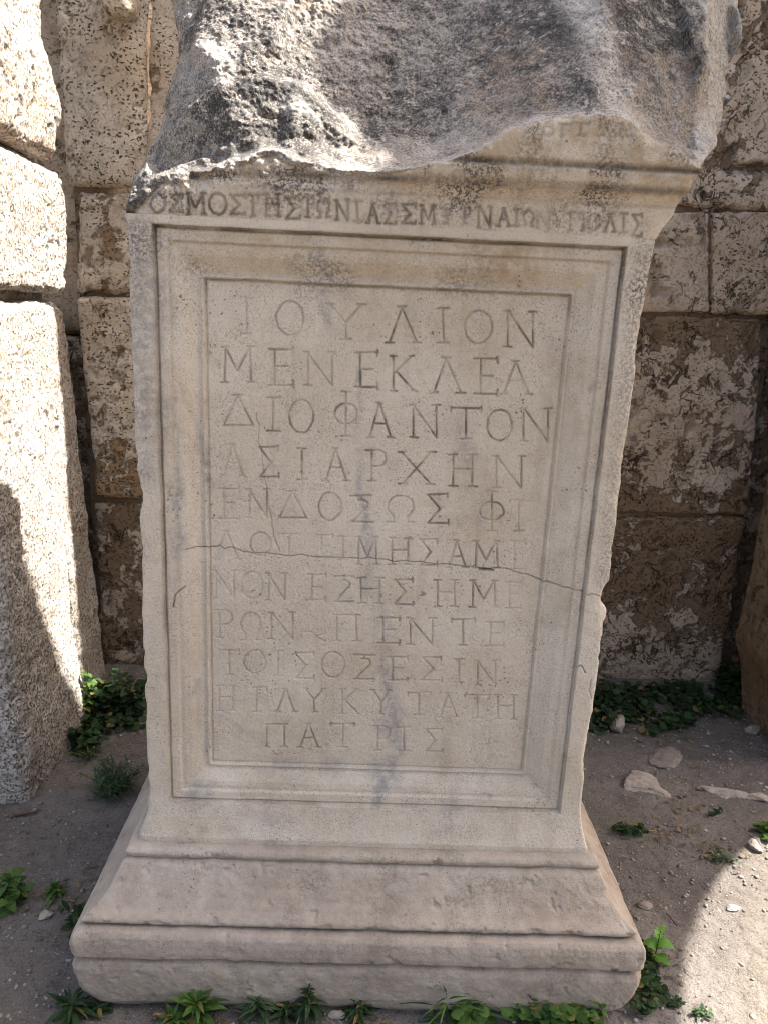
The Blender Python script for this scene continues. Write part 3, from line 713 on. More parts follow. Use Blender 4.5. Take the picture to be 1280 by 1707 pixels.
    tan = .65 * sstep(.0, .35, fbm(P, 4, 4, 90) + .3 * np.exp(-((X - .1) / .1) ** 2) - .1)
    V = np.stack([X, Y, Zg], -1).reshape(-1, 3)
    A = dict(dirt_shade=np.clip(dirt_shade, 0, 1), grey=.35 * sstep(0, .4, fbm(P, 9, 3, 93)) * (1 - w) * sstep(.1, -.2, X), ochre=np.clip(ochre, 0, 1), lichen=np.clip(lich, 0, 1), rock=w, pale=np.clip(pale, 0, 1), tan=tan)
    A = {k: a.ravel() for k, a in A.items()}
    F = grid_faces(NX, NZ)[:, ::-1]
    SV, SF = close_body(X, Y, Zg, 40, 0.03, 92, .24)
    nb = len(SV)
    zs = SV[:, 2]
    Ab = {k: np.concatenate([a, (sstep(1.74, 1.80, zs) if k == 'rock' else np.full(nb, .35 if k == 'pale' else 0.0))]) for k, a in A.items()}
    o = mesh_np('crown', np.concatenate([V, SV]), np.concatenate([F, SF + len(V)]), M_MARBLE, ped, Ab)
    o['label'] = 'broken upper cornice with one inscribed strip below a dark rough fracture'
build_crown()

def build_base():
    prof = [(.018, .4145, .5), (.032, .411, .2), (.041, .406, 0), (.0445, .399, 0), (.043, .391, .1), (.038, .3865, .8), (.043, .3835, .3), (.050, .376, 0),
            (.058, .360, 0), (.069, .338, 0), (.083, .317, 0), (.098, .302, 0), (.111, .294, 0), (.117, .289, 0), (.1185, .283, 0), (.115, .278, .4),
            (.108, .2745, 1), (.118, .2725, .5), (.129, .268, 0), (.1355, .259, 0), (.1385, .245, 0), (.140, .226, 0), (.1395, .212, .1), (.131, .2045, .9),
            (.131, .2015, .9), (.1365, .196, .2), (.139, .183, 0), (.138, .150, 0), (.136, .115, 0), (.130, .090, 0), (.117, .070, .3), (.095, .052, .5), (.07, .02, .5)]
    pr = np.array(prof)
    L = np.concatenate([[0], np.cumsum(np.hypot(np.diff(pr[:, 0]), np.diff(pr[:, 1])))])
    n = 170
    l = np.linspace(0, L[-1], n)
    p0 = np.interp(l, L, pr[:, 0]); z0 = np.interp(l, L, pr[:, 1]); dt = np.interp(l, L, pr[:, 2])
    k3 = np.array([.25, .5, .25])
    VV = []; FF = []; DD = []; GG = []; off = 0
    HWX = .481
    def sheet(kind, nu):
        nonlocal off
        a = np.linspace(-1, 1, nu)
        # denser at the ends
        a = np.sign(a) * (1 - (1 - np.abs(a)) ** 1.25)
        A, p = np.meshgrid(a, p0, indexing='ij'); z = np.repeat(z0[None], nu, 0).copy()
        half = (HWX + p) if kind == 'front' else (DEP / 2 + p)
        c = (1 - np.abs(A)) * half
        s_ = np.sign(A)
        r = .003 + .016 * sstep(.27, .22, z) + .045 * sstep(.17, .07, z) * (1.3 if kind == 'left' else 1.0)
        th = np.where(c < r, (1 - c / np.maximum(r, 1e-6)), 0) * math.pi / 4
        along = np.where(c < r, half - r + r * np.sin(th), np.abs(A) * half)
        outd = p - r + r * np.cos(th)
        if kind == 'front': P = np.stack([s_ * along, -outd, z], -1)
        else:
            sx = 1 if kind == 'right' else -1
            P = np.stack([sx * (HWX + outd), s_ * along + DEP / 2, z], -1)
        dn = .0014 * fbm(P, 9, 4, 101) + .0014 * fbm(P, 45, 4, 102) - .008 * np.clip(fbm(P, 15, 4, 103) - .22, 0, 1) - .0045 * sstep(.20, .10, z) * (fbm(P, 12, 4, 104) + .1)
        edge = np.exp(-((z - .284) / .006) ** 2) + np.exp(-((z - .199) / .006) ** 2) + .5 * np.exp(-((z - .395) / .006) ** 2)
        dn = dn - .016 * edge * np.clip(fbm(P, 24, 5, 105, .6) - .05, 0, 1) - .010 * np.exp(-c / .015) * np.clip(fbm(P, 14, 4, 109) + .05, 0, 1) + .0011 * fbm(P, 140, 3, 112) - .004 * sstep(.42, .60, fbm(P, 38, 3, 114))
        # flaking hollow in the cyma's lower edge
        if kind == 'front':
            P[..., 1] -= dn; P[..., 0] += s_ * dn * np.exp(-c / .02)
        else:
            P[..., 0] += sx * dn; P[..., 1] += s_ * dn * np.exp(-c / .02)
        P[..., 2] += .003 * fbm(P, 7, 3, 106)
        d = np.repeat(dt[None], nu, 0) * (.55 + .7 * fbm(P, 16, 4, 107))
        g = .40 * sstep(.1, .5, fbm(P, 7, 4, 108)) + .25 * sstep(.41, .38, z) * 0
        for (u, v, rr_) in ((460, 1412, .05), (745, 1415, .05), (300, 1410, .03), (620, 1415, .04)):
            q = px(u, v, -.04); g = np.maximum(g, .5 * sstep(1, .3, np.hypot(P[..., 0] - q[0], (P[..., 2] - q[2]) * 2) / rr_))
        VV.append(P.reshape(-1, 3)); DD.append(np.clip(d, 0, 1).ravel()); GG.append(g.ravel())
        FF.append(grid_faces(nu, n, off, flip=(kind == 'left'))); off += nu * n
    sheet('front', 420); sheet('left', 200); sheet('right', 200)
    # top ledge under the shaft, and back
    w = HWX + .018
    VV.append(np.array([(-w, -.018, .4146), (w, -.018, .4146), (w, DEP + .018, .4146), (-w, DEP + .018, .4146),
                        (-w - .1, DEP + .12, .02), (w + .1, DEP + .12, .02)])); DD.append(np.zeros(6)); GG.append(np.zeros(6))
    FF.append(np.array([[off, off + 1, off + 2, off + 3], [off + 3, off + 2, off + 5, off + 4]]))
    V = np.concatenate(VV); F = np.concatenate(FF)
    P = V
    o = mesh_np('base_moulding', V, F, M_MARBLE, ped, dict(dirt_shade=np.concatenate(DD), grey=np.concatenate(GG),
                ochre=.42 * sstep(.22, .10, V[:, 2]) * (.6 + fbm(P, 9, 4, 110)), lichen=.55 * sstep(.0, .5, fbm(P, 20, 5, 111)) + .35 * sstep(.12, .07, V[:, 2]), film=.66 + .35 * fbm(P, 5, 4, 113) + .25 * sstep(.30, .40, V[:, 2]) * -1))
build_base()
for ch in ped.children: ch.location.z = -0.06      # parts were written in world coordinates

# ------------------------------------------------------------------ masonry
def lattice(nx, ny, nz):
    idx = -np.ones((nx + 1, ny + 1, nz + 1), dtype=np.int64)
    I, J, K = np.meshgrid(np.arange(nx + 1), np.arange(ny + 1), np.arange(nz + 1), indexing='ij')
    surf = (I == 0) | (I == nx) | (J == 0) | (J == ny) | (K == 0) | (K == nz)
    idx[surf] = np.arange(surf.sum())
    uvw = np.stack([I[surf] / nx, J[surf] / ny, K[surf] / nz], -1)
    def q(a, flip):
        A = np.stack([a[:-1, :-1], a[1:, :-1], a[1:, 1:], a[:-1, 1:]], -1).reshape(-1, 4)
        return A[:, ::-1] if flip else A
    F = np.concatenate([q(idx[0], True), q(idx[-1], False), q(idx[:, 0], False), q(idx[:, -1], True), q(idx[:, :, 0], True), q(idx[:, :, -1], False)])
    return uvw, F

def stone(name, corners, y0, y1, mat, parent=None, res=.012, rad=.015, amp=.010, fine=.003, pit=0.0, pitscale=60, crust=0.3, seed=1, chip=.02, label=None, warp=None, crustfun=None, ny=None, tone=None, pitk=None):
    """one dressed block: corners = four (x, z) of the front face TL, TR, BR, BL; y0 front, y1 back"""
    c = np.array(corners, float)
    W = np.hypot(*(c[1] - c[0])); H = np.hypot(*(c[3] - c[0])); D = y1 - y0
    nx, nz = max(4, int(W / res)), max(4, int(H / res))
    ny = ny or max(4, int(D / res))
    uvw, F = lattice(nx, ny, nz)
    L = np.array([W, D, H])
    p = uvw * L
    r = min(rad, .45 * min(W, D, H))
    inner = np.clip(p, r, L - r)
    dv = p - inner
    ln = np.linalg.norm(dv, axis=1, keepdims=True)
    N = dv / np.maximum(ln, 1e-9)
    p = inner + N * np.minimum(ln, r)
    u, v, w = (p / L).T
    top = c[0][None] * (1 - u)[:, None] + c[1][None] * u[:, None]
    bot = c[3][None] * (1 - u)[:, None] + c[2][None] * u[:, None]
    xz = bot * (1 - w)[:, None] + top * w[:, None]
    P = np.stack([xz[:, 0], y0 + v * D, xz[:, 1]], -1)
    if warp: P = warp(P)
    e = np.sort(np.minimum(uvw, 1 - uvw) * L, axis=1)[:, 1]       # distance to the nearest arris
    d = amp * fbm(P, 5, 4, seed) + amp * .45 * fbm(P, 19, 4, seed + 3, .55) + fine * fbm(P, 75, 4, seed + 7, .6)
    d = d - chip * np.exp(-e / .02) * np.clip(fbm(P, 13, 4, seed + 11) + .05, 0, 1)
    hole = np.zeros(len(P))
    if pit > 0:
        ps = fbm(P, pitscale, 2, seed + 17); pm = sstep(-.3, .3, fbm(P, 6, 3, seed + 19))
        hole = sstep(.22, .48, ps) * pm
        d = d - pit * hole
    P = P + N * d[:, None]
    cr = np.full(len(P), crust) + .25 * fbm(P, 3, 3, seed + 23)
    if crustfun is not None: cr = cr + crustfun(P)
    return mesh_np(name, P, F, mat, parent, dict(crust=cr, hole=hole * .5, tone=np.full(len(P), np.random.default_rng(seed).uniform(.25, .95) if tone is None else tone), pitk=np.full(len(P), np.random.default_rng(seed + 1).uniform(.25, 1.0) if pitk is None else pitk)), True)

def q4(pts, y): return [tuple(px(u, v, y)[[0, 2]]) for u, v in pts]

wall = thing('back_wall', 'weathered travertine ashlar wall rising close behind the carved statue base', 'wall', (0, 1.55, 0.06))
def wb(*a, **k):
    o = stone('stone_block', *a, parent=wall, **k)
    o.location = (0, -1.55, -.06)
    return o
YL, YR = 1.50, 1.55
# left of the pedestal
wb([(-1.165, 3.35), (-.80, 3.35), (-.865, 1.957), (-1.150, 1.957)], YL, YL + .5, M_WALLP, res=.0075, pit=.006, pitscale=70, pitk=1.0, tone=.8, crust=.06, seed=11, rad=.03, amp=.012, ny=24)
wb([(-.815, 3.35), (-.20, 3.35), (-.20, 1.957), (-.885, 1.957)], YL + .015, YL + .55, M_WALLP, res=.012, pit=0, crust=.12, seed=12, rad=.05, amp=.02, ny=20)
wb(q4([(126, 320), (330, 322), (330, 490), (124, 489)], YL), YL, YL + .5, M_WALLP, res=.0075, pit=.012, pitscale=26, pitk=.8, crust=.34, seed=13, rad=.025, amp=.012, chip=.04, ny=24)
wb(q4([(126, 495), (340, 497), (340, 834), (160, 832)], YL), YL - .005, YL + .5, M_WALLP, res=.0075, pit=.007, pitscale=42, pitk=.9, crust=.26, seed=14, rad=.02, amp=.008, ny=24,
   crustfun=lambda P: .40 * sstep(1.25, .75, P[:, 2] + .35 * fbm(P, 5, 4, 4)))
wb(q4([(150, 838), (340, 838), (340, 1180), (165, 1180)], YL), YL + .02, YL + .5, M_WALL, res=.009, pit=.006, crust=.55, seed=15, rad=.03, amp=.012, ny=20)
wb(q4([(60, 560), (150, 560), (175, 1160), (60, 1160)], YL), YL + .09, YL + .5, M_WALL, res=.012, crust=.5, seed=16, rad=.02, amp=.012, ny=16)
wb(q4([(40, -140), (135, -140), (140, 555), (40, 555)], YL), YL + .10, YL + .5, M_WALLP, res=.012, crust=.25, seed=18, rad=.03, amp=.015, ny=16)
wb(q4([(165, -60), (222, -60), (220, 27), (165, 20)], 1.42), 1.42, 1.62, M_WALLP, res=.012, crust=.3, seed=17, rad=.03, amp=.012)
# hidden middle
for (z0, z1, xs, sd) in ((0.0, .80, (-.62, .20, 1.0), 31), (.806, 1.60, (-.62, -.05, .98), 33), (1.606, 1.98, (-.62, .30, .95), 35), (1.988, 3.35, (-.19, .25, .86), 37)):
    for i in range(2):
        wb([(xs[i] + .004, z1), (xs[i + 1] - .004, z1), (xs[i + 1] - .004, z0), (xs[i] + .004, z0)], YR, YR + .5, M_WALL, res=.02, crust=.4, seed=sd + i, rad=.02, ny=8)
# right of the pedestal
wb([(.87, 3.35), (2.2, 3.35), (2.2, 1.996), (.87, 1.996)], YR, YR + .5, M_WALL, res=.0085, pit=.028, pitscale=15, crust=.42, seed=41, rad=.02, amp=.020, fine=.005, ny=14)
wb(q4([(1040, 353), (1184, 353), (1183, 521), (1030, 521)], YR), YR + .004, YR + .5, M_WALL, res=.0085, pit=.012, pitscale=22, crust=.18, seed=43, rad=.010, amp=.008, ny=16)
wb(q4([(1188, 352), (1420, 352), (1440, 527), (1187, 522)], YR), YR, YR + .5, M_WALL, res=.0085, pit=.005, pitscale=35, crust=.14, seed=45, rad=.010, amp=.008, ny=16)
wb(q4([(1010, 523), (1276, 528), (1250, 860), (1000, 858)], YR), YR + .006, YR + .5, M_WALL, res=.0085, pit=.013, pitscale=24, crust=.30, seed=47, rad=.016, amp=.010, fine=.004, ny=16,
   crustfun=lambda P: .45 * sstep(1.36, 1.56, P[:, 2]) + .30 * sstep(1.0, .85, P[:, 2]))
wb(q4([(995, 863), (1247, 863), (1196, 1160), (980, 1160)], YR), YR, YR + .5, M_WALL, res=.0085, pit=.008, pitscale=30, crust=.60, seed=49, rad=.02, amp=.012, fine=.004, ny=16,
   crustfun=lambda P: -.35 * sstep(.40, .18, P[:, 2]))
wb([(1.585, 1.612), (2.3, 1.612), (2.3, 0), (1.56, 0)], YR + .10, YR + .5, M_WALL, res=.02, crust=.55, seed=51, rad=.02, ny=10)

backing = mesh_np('leak_backing', *(lambda V, F: (V, F))(np.array([(-1.9, 1.72, 0), (2.6, 1.72, 0), (2.6, 1.72, 3.25), (-1.9, 1.72, 3.25), (-1.9, 2.0, 0), (2.6, 2.0, 0), (2.6, 2.0, 3.25), (-1.9, 2.0, 3.25)]),
    np.array([(0, 1, 2, 3), (5, 4, 7, 6), (3, 2, 6, 7), (4, 0, 3, 7), (1, 5, 6, 2)])), M_WALL, wall, dict(crust=np.full(8, .7), hole=np.zeros(8), tone=np.full(8, .5)), False)
backing.location = (0, -1.55, -.06)  # unseen slab added behind the blocks to stop light leaks at joints

for xa_, xb_, ym in ((-1.13, -.55, YL + .030), (.55, 1.535, YR + .026)):
    Vm = np.array([(xa_, ym, .0), (xb_, ym, .0), (xb_, ym, 3.25), (xa_, ym, 3.25), (xa_, ym + .1, .0), (xb_, ym + .1, .0), (xb_, ym + .1, 3.25), (xa_, ym + .1, 3.25)])
    om = mesh_np('mortar', Vm, np.array([(0, 1, 2, 3), (5, 4, 7, 6), (3, 2, 6, 7), (4, 0, 3, 7), (1, 5, 6, 2)]), M_WALL, wall, dict(crust=np.full(8, .75), hole=np.zeros(8), tone=np.full(8, .6)), False)
    om.location = (0, -1.55, -.06)

# left pier
pier = thing('stone_pier', 'sunlit pier of coarse pale blocks at the left edge beside the statue base', 'pier', (-1.3, .85, .06))
def pb(*a, **k):
    o = stone('stone_block', *a, parent=pier, **k)
    o.location = (1.3, -.85, -.06); return o
def wp1(P):
    P = P.copy(); y = P[:, 1]; z = P[:, 2]
    k = sstep(-1.35, -1.03, P[:, 0])
    P[:, 0] += k * (-.012 * sstep(2.05, 2.4, z) * 0 + .02 * np.exp(-((z - 2.12) / .06) ** 2) * sstep(1.0, 1.13, y) - .018 * sstep(2.2, 2.35, z))
    P[:, 2] += .03 * sstep(1.0, .4, y) * sstep(2.2, 1.97, z)
    return P
def wp3(P):
    P = P.copy(); y = P[:, 1]; z = P[:, 2]
    k = sstep(-1.35, -1.05, P[:, 0])
    P[:, 0] += k * (.022 * sstep(.45, .05, z) + .012 * np.exp(-((z - .2) / .2) ** 2) - .012 * sstep(.95, 1.08, y) * sstep(1.4, .9, z))
    P[:, 1] += .10 * sstep(.30, .05, z) * sstep(.7, 1.1, y) * sstep(-1.3, -1.05, P[:, 0]) * .3
    return P
pb([(-1.75, 3.2), (-1.030, 3.2), (-1.035, 1.985), (-1.75, 1.985)], .50, 1.15, M_PIER, res=.0058, rad=.03, amp=.014, fine=.006, pit=.006, pitscale=60, crust=.35, seed=61, chip=.03, warp=wp1)
pb([(-1.75, 1.945), (-1.015, 1.945), (-1.025, 1.576), (-1.75, 1.576)], .50, 1.15, M_PIER, res=.0058, rad=.03, amp=.012, fine=.006, pit=.007, pitscale=70, crust=.15, seed=63, chip=.045)
pb([(-1.75, 1.553), (-1.045, 1.553), (-1.045, 0.0), (-1.75, 0.0)], .575, 1.10, M_PIER, res=.0058, rad=.035, amp=.014, fine=.006, pit=.006, pitscale=75, crust=.10, seed=65, chip=.03, warp=wp3)
pb([(-1.6, 1.545), (-1.165, 1.545), (-1.070, 0.0), (-1.6, 0.0)], 1.20, 1.47, M_PIER, res=.010, rad=.04, amp=.014, fine=.006, pit=.006, crust=.35, seed=67)
pb([(-1.6, 1.98), (-1.10, 1.98), (-1.10, 1.92), (-1.6, 1.92)], .60, 1.12, M_PIER, res=.014, rad=.01, amp=.01, crust=.6, seed=68)
pb([(-1.6, 1.60), (-1.09, 1.60), (-1.09, 1.52), (-1.6, 1.52)], .60, 1.10, M_PIER, res=.014, rad=.01, amp=.01, crust=.6, seed=69)

# right pier
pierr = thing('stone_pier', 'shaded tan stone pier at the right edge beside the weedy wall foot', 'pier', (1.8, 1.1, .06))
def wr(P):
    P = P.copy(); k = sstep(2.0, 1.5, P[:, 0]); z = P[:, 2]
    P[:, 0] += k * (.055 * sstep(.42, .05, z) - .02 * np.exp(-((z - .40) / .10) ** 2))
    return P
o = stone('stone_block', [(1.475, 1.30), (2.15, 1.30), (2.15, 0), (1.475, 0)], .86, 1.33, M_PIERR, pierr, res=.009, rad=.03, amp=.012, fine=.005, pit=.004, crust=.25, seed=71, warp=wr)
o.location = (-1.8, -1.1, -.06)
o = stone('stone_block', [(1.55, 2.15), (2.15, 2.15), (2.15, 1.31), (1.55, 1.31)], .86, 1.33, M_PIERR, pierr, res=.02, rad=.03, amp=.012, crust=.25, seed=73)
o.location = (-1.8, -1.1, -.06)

# unseen wall added at right; top and arch shaped to cast the shadows
def build_shadow_wall():
    x0, x1 = 2.42, 2.80
    ac, ar, spring = -.62, 1.47, 1.75
    ty = [-4.2, -2.6, -1.0, .20, .40, .50, .56, .62, .80, 1.02, 1.14, 1.26, 1.36, 1.44, 1.52, 1.62, 1.9]
    tz = [4.6, 5.0, 5.05, 5.20, 5.24, 5.38, 5.58, 5.72, 5.78, 5.95, 5.90, 5.64, 5.40, 5.14, 4.97, 4.92, 4.9]
    ys = np.unique(np.concatenate([np.linspace(-4.2, 1.9, 180), np.array(ty), [ac - ar, ac + ar]]))
    tops = np.interp(ys, ty, tz) + .03 * fbm(np.stack([ys * 0, ys, ys * 0], -1), 9, 3, 5)
    inside = np.abs(ys - ac) < ar
    lows = np.where(inside, spring + np.sqrt(np.clip(ar ** 2 - (ys - ac) ** 2, 0, None)), 0.0)
    # opening edges: duplicate columns for the vertical jambs
    segs = [(ys[ys <= ac - ar], False), (ys[(ys >= ac - ar) & (ys <= ac + ar)], True), (ys[ys >= ac + ar], False)]
    V = []; F = []
    nk = 24
    for yy, ins in segs:
        tp = np.interp(yy, ys, tops)
        lo = spring + np.sqrt(np.clip(ar ** 2 - (yy - ac) ** 2, 0, None)) if ins else np.zeros_like(yy)
        n = len(yy)
        t = np.linspace(0, 1, nk)
        for xs, fl in ((x0, False), (x1, True)):
            Zz = lo[:, None] * (1 - t) + tp[:, None] * t
            Yy = np.repeat(yy[:, None], nk, 1); P = np.stack([np.full_like(Zz, xs), Yy, Zz], -1)
            P[..., 0] += .02 * fbm(P, 4, 4, 3)
            off = sum(len(v) for v in V); V.append(P.reshape(-1, 3)); F.append(grid_faces(n, nk, off, flip=not fl))
        for zz, fl in ((lo, True), (tp, False)):
            P = np.stack([np.stack([np.full(n, x0), yy, zz], -1), np.stack([np.full(n, x1), yy, zz], -1)], 0)
            off = sum(len(v) for v in V); V.append(P.reshape(-1, 3)); F.append(grid_faces(2, n, off, flip=fl))
        for j in (0, n - 1):
            zc = np.linspace(0 if ins else lo[j], spring if ins else tp[j], 12)
            P = np.stack([np.stack([np.full(12, x0), np.full(12, yy[j]), zc], -1), np.stack([np.full(12, x1), np.full(12, yy[j]), zc], -1)], 0)
            off = sum(len(v) for v in V); V.append(P.reshape(-1, 3)); F.append(grid_faces(2, 12, off, flip=(j == 0)))
    V = np.concatenate(V); F = np.concatenate(F)
    o = mesh_np('unseen_shadow_wall', V, F, M_WALL, None, dict(crust=np.full(len(V), .3), hole=np.zeros(len(V)), tone=np.full(len(V), .6)), False)
    tag(o, 'unseen wall with an arched opening added right of the shaded pier to shape sun and shadow', 'ruined wall')
build_shadow_wall()

# ------------------------------------------------------------------ ground
def gz(x, y):
    P = np.stack([np.asarray(x, float), np.asarray(y, float), np.zeros_like(np.asarray(x, float))], -1)
    h = .066 + .012 * fbm(P, 2.2, 3, 201) + .006 * fbm(P, 11, 4, 202)
    return h
def build_ground():
    def axis(lo, hi, step, far):
        a = np.arange(lo, hi, step)
        g = [step]; 
        while sum(g) < far: g.append(g[-1] * 1.35)
        e = np.cumsum(g)
        return np.concatenate([lo - e[::-1], a, a[-1] + e])
    xs = axis(-1.5, 1.9, .0085, 90); ys = axis(-.35, 1.65, .0085, 90)
    X, Y = np.meshgrid(xs, ys, indexing='ij')
    P = np.stack([X, Y, 0 * X], -1)
    near = sstep(3.0, 1.5, np.hypot(X, Y - .5))
    Zg = gz(X, Y) + near * (.0065 * fbm(P, 36, 4, 203, .65) + .003 * np.clip(fbm(P, 110, 2, 204), 0, 1))
    # dry: soil painted paler in the outline of the sunlit patch at right
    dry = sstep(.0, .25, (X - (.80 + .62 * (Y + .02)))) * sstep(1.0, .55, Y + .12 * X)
    dry = np.maximum(dry, sstep(-.9, -1.6, Y))  # sunlit ground behind the camera painted paler for bounce
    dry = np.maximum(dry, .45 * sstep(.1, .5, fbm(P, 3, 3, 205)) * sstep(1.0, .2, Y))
    o = mesh_np('ground', np.stack([X, Y, Zg], -1).reshape(-1, 3), grid_faces(len(xs), len(ys), flip=True), M_SOIL, None, dict(dry=dry.ravel()))
    o['kind'] = 'structure'
build_ground()

# ------------------------------------------------------------------ stones, gravel, twigs
ICO_V = []
def ico(sub):
    t = (1 + 5 ** .5) / 2
    v = [(-1, t, 0), (1, t, 0), (-1, -t, 0), (1, -t, 0), (0, -1, t), (0, 1, t), (0, -1, -t), (0, 1, -t), (t, 0, -1), (t, 0, 1), (-t, 0, -1), (-t, 0, 1)]
    f = [(0, 11, 5), (0, 5, 1), (0, 1, 7), (0, 7, 10), (0, 10, 11), (1, 5, 9), (5, 11, 4), (11, 10, 2), (10, 7, 6), (7, 1, 8), (3, 9, 4), (3, 4, 2), (3, 2, 6), (3, 6, 8), (3, 8, 9), (4, 9, 5), (2, 4, 11), (6, 2, 10), (8, 6, 7), (9, 8, 1)]
    v = [np.array(q) / np.linalg.norm(q) for q in v]
    for _ in range(sub):
        mid = {}; nf = []
        def m(a, b):
            k = (min(a, b), max(a, b))
            if k not in mid:
                q = v[a] + v[b]; v.append(q / np.linalg.norm(q)); mid[k] = len(v) - 1
            return mid[k]
        for a, b, c in f:
            x, y, z = m(a, b), m(b, c), m(c, a)
            nf += [(a, x, z), (b, y, x), (c, z, y), (x, y, z)]
        f = nf
    return np.array(v), np.array(f)
I0, I3, I4 = ico(0), ico(3), ico(4)

def rock(u, v, size, label, seed, mat=None, rot=0.0, sink=.35, cuts=6, cat='stone', name='loose_stone', group=None):
    b = pxz(u, v, .07)
    V, F = I4
    rng = np.random.default_rng(seed)
    P = V.copy()
    for _ in range(cuts):
        n = rng.normal(size=3); n /= np.linalg.norm(n); h = rng.uniform(.45, .8)
        d = P @ n
        P = P - np.clip(d - h, 0, None)[:, None] * n
    P = P * (1 + .22 * fbm(P, 2.0, 4, seed))[:, None] + V * (.07 * fbm(P, 7, 4, seed + 1, .6))[:, None]
    P = P * np.array(size)
    c, s = math.cos(rot), math.sin(rot)
    P = P @ np.array([[c, s, 0], [-s, c, 0], [0, 0, 1]])
    o = mesh_np(name, P, F, mat or M_ROCK, None)
    o.location = (b[0], b[1], float(gz(b[0], b[1])) + size[2] * (1 - 2 * sink))
    return tag(o, label, cat, group or 'loose stones lying around the base')
rock(1072, 1308, (.105, .075, .015), 'flat pale cracked stone sunk in the soil right of the statue base', 301, rot=-.25, sink=.45)
rock(1108, 1262, (.085, .05, .017), 'wedge shaped stone lying behind the flat pale cracked stone', 302, M_ROCKD, rot=.9, sink=.4)
rock(1026, 1216, (.048, .040, .045), 'angular pale stone standing in the dark weeds beside the shaft', 303, rot=.3, sink=.25, cuts=10)
rock(1212, 1322, (.10, .030, .014), 'long whitish crumbling stone near the right edge', 304, rot=-.15, sink=.3, cuts=9)
rock(1268, 1330, (.05, .025, .012), 'short whitish stone chip at the right edge', 305, rot=-.1, sink=.3, cuts=9)
rock(1258, 1410, (.020, .028, .014), 'small grey pebble at the tip of the sunlit ground', 306, rot=.3, sink=.2)
rock(1220, 1513, (.022, .012, .008), 'small white pebble lying on the sunlit ground', 307, rot=.1, sink=.2, cuts=9)
rock(1074, 1508, (.022, .016, .010), 'small brown stone on shaded soil near the right corner of the base', 308, M_ROCKD, sink=.3)
rock(78, 1524, (.024, .018, .012), 'small pale stone among gravel left of the base', 309, sink=.25, cuts=9)
rock(1254, 1222, (.034, .026, .018), 'pale stone lying at the foot of the right pier', 310, rot=.5, sink=.25, cuts=9)
rock(562, 1696, (.020, .012, .010), 'small white stone chip in front of the plinth between weeds', 311, sink=.2, cuts=9)

def build_gravel():
    rng = np.random.default_rng(77)
    V, F = I0
    n = 14000
    x = rng.uniform(-1.35, 1.7, n); y = rng.uniform(-.33, 1.5, n)
    P2 = np.stack([x, y, 0 * x], -1)
    dens = sstep(-.25, .4, fbm(P2, 3.5, 3, 301))
    keep = rng.uniform(size=n) < (.45 + .55 * dens)
    keep &= ~((np.abs(x) < .60) & (y > -.12) & (y < .9))
    x, y = x[keep], y[keep]; n = len(x)
    r = .0015 * np.exp(np.abs(rng.normal(0, .70, n)))
    r = np.minimum(r, .0062)
    z = gz(x, y) + r * .3
    sc = rng.uniform(.6, 1.35, (n, 1, 3)) * r[:, None, None]; sc[:, :, 2] *= .7
    jit = 1 + rng.uniform(-.25, .25, (n, 12, 1))
    th = rng.uniform(0, 6.28, n); c, s = np.cos(th), np.sin(th)
    Q = V[None] * jit * sc
    Q = np.stack([Q[..., 0] * c[:, None] - Q[..., 1] * s[:, None], Q[..., 0] * s[:, None] + Q[..., 1] * c[:, None], Q[..., 2]], -1)
    Q += np.stack([x, y, z], -1)[:, None]
    FF = (F[None] + (np.arange(n) * 12)[:, None, None]).reshape(-1, 3)
    o = mesh_np('gravel', Q.reshape(-1, 3), FF, M_PEB, None, None, False)
    o['kind'] = 'stuff'; tag(o, 'loose grit and small pebbles scattered over the soil', 'gravel')
build_gravel()

def tube(pts, rad, sides=6):
    pts = np.array(pts, float); n = len(pts)
    rad = np.broadcast_to(np.asarray(rad, float), (n,))
    T = np.gradient(pts, axis=0); T /= np.linalg.norm(T, axis=1, keepdims=True) + 1e-12
    up = np.array([.31, .22, .93]); A = np.cross(T, up); A /= np.linalg.norm(A, axis=1, keepdims=True) + 1e-9
    B = np.cross(T, A)
    th = np.linspace(0, 2 * np.pi, sides, endpoint=False)
    P = pts[:, None] + rad[:, None, None] * (np.cos(th)[None, :, None] * A[:, None] + np.sin(th)[None, :, None] * B[:, None])
    V = P.reshape(-1, 3); F = []
    for i in range(n - 1):
        for k in range(sides):
            F.append((i * sides + k, i * sides + (k + 1) % sides, (i + 1) * sides + (k + 1) % sides, (i + 1) * sides + k))
    return V, np.array(F)

def twig(pxs, r, mat, label, cat, name, lift=.006, wobble=.003, seed=1):
    rng = np.random.default_rng(seed)
    pts = []
    for a, b in zip(pxs[:-1], pxs[1:]):
        for t in np.linspace(0, 1, 6)[:-1]:
            q = pxz(a[0] + (b[0] - a[0]) * t, a[1] + (b[1] - a[1]) * t, .07)
            pts.append((q[0] + rng.normal(0, wobble), q[1] + rng.normal(0, wobble), float(gz(q[0], q[1])) + lift + abs(rng.normal(0, wobble))))
    pts = np.array(pts); base = pts.mean(0)
    V, F = tube(pts - base, r * (1 + .2 * np.sin(np.arange(len(pts)) * 2.1)) * np.linspace(1, .55, len(pts)))
    o = mesh_np(name, V, F, mat, None); o.location = base
    return tag(o, label, cat)
twig([(20, 1362), (50, 1357), (78, 1350)], .0045, M_WOOD, 'dark broken twig on bare soil in front of the left pier', 'twig', 'twig', seed=2)
twig([(256, 1694), (280, 1697), (304, 1700)], .005, M_STRAW, 'yellow dry stalk lying in front of the plinth at left', 'dry stalk', 'dry_stalk', seed=3, lift=.012)
twig([(1066, 1392), (1088, 1384), (1100, 1376)], .0018, M_STRAW, 'thin forked straw beside the small weed on the right soil', 'dry stalk', 'dry_stalk', seed=4)
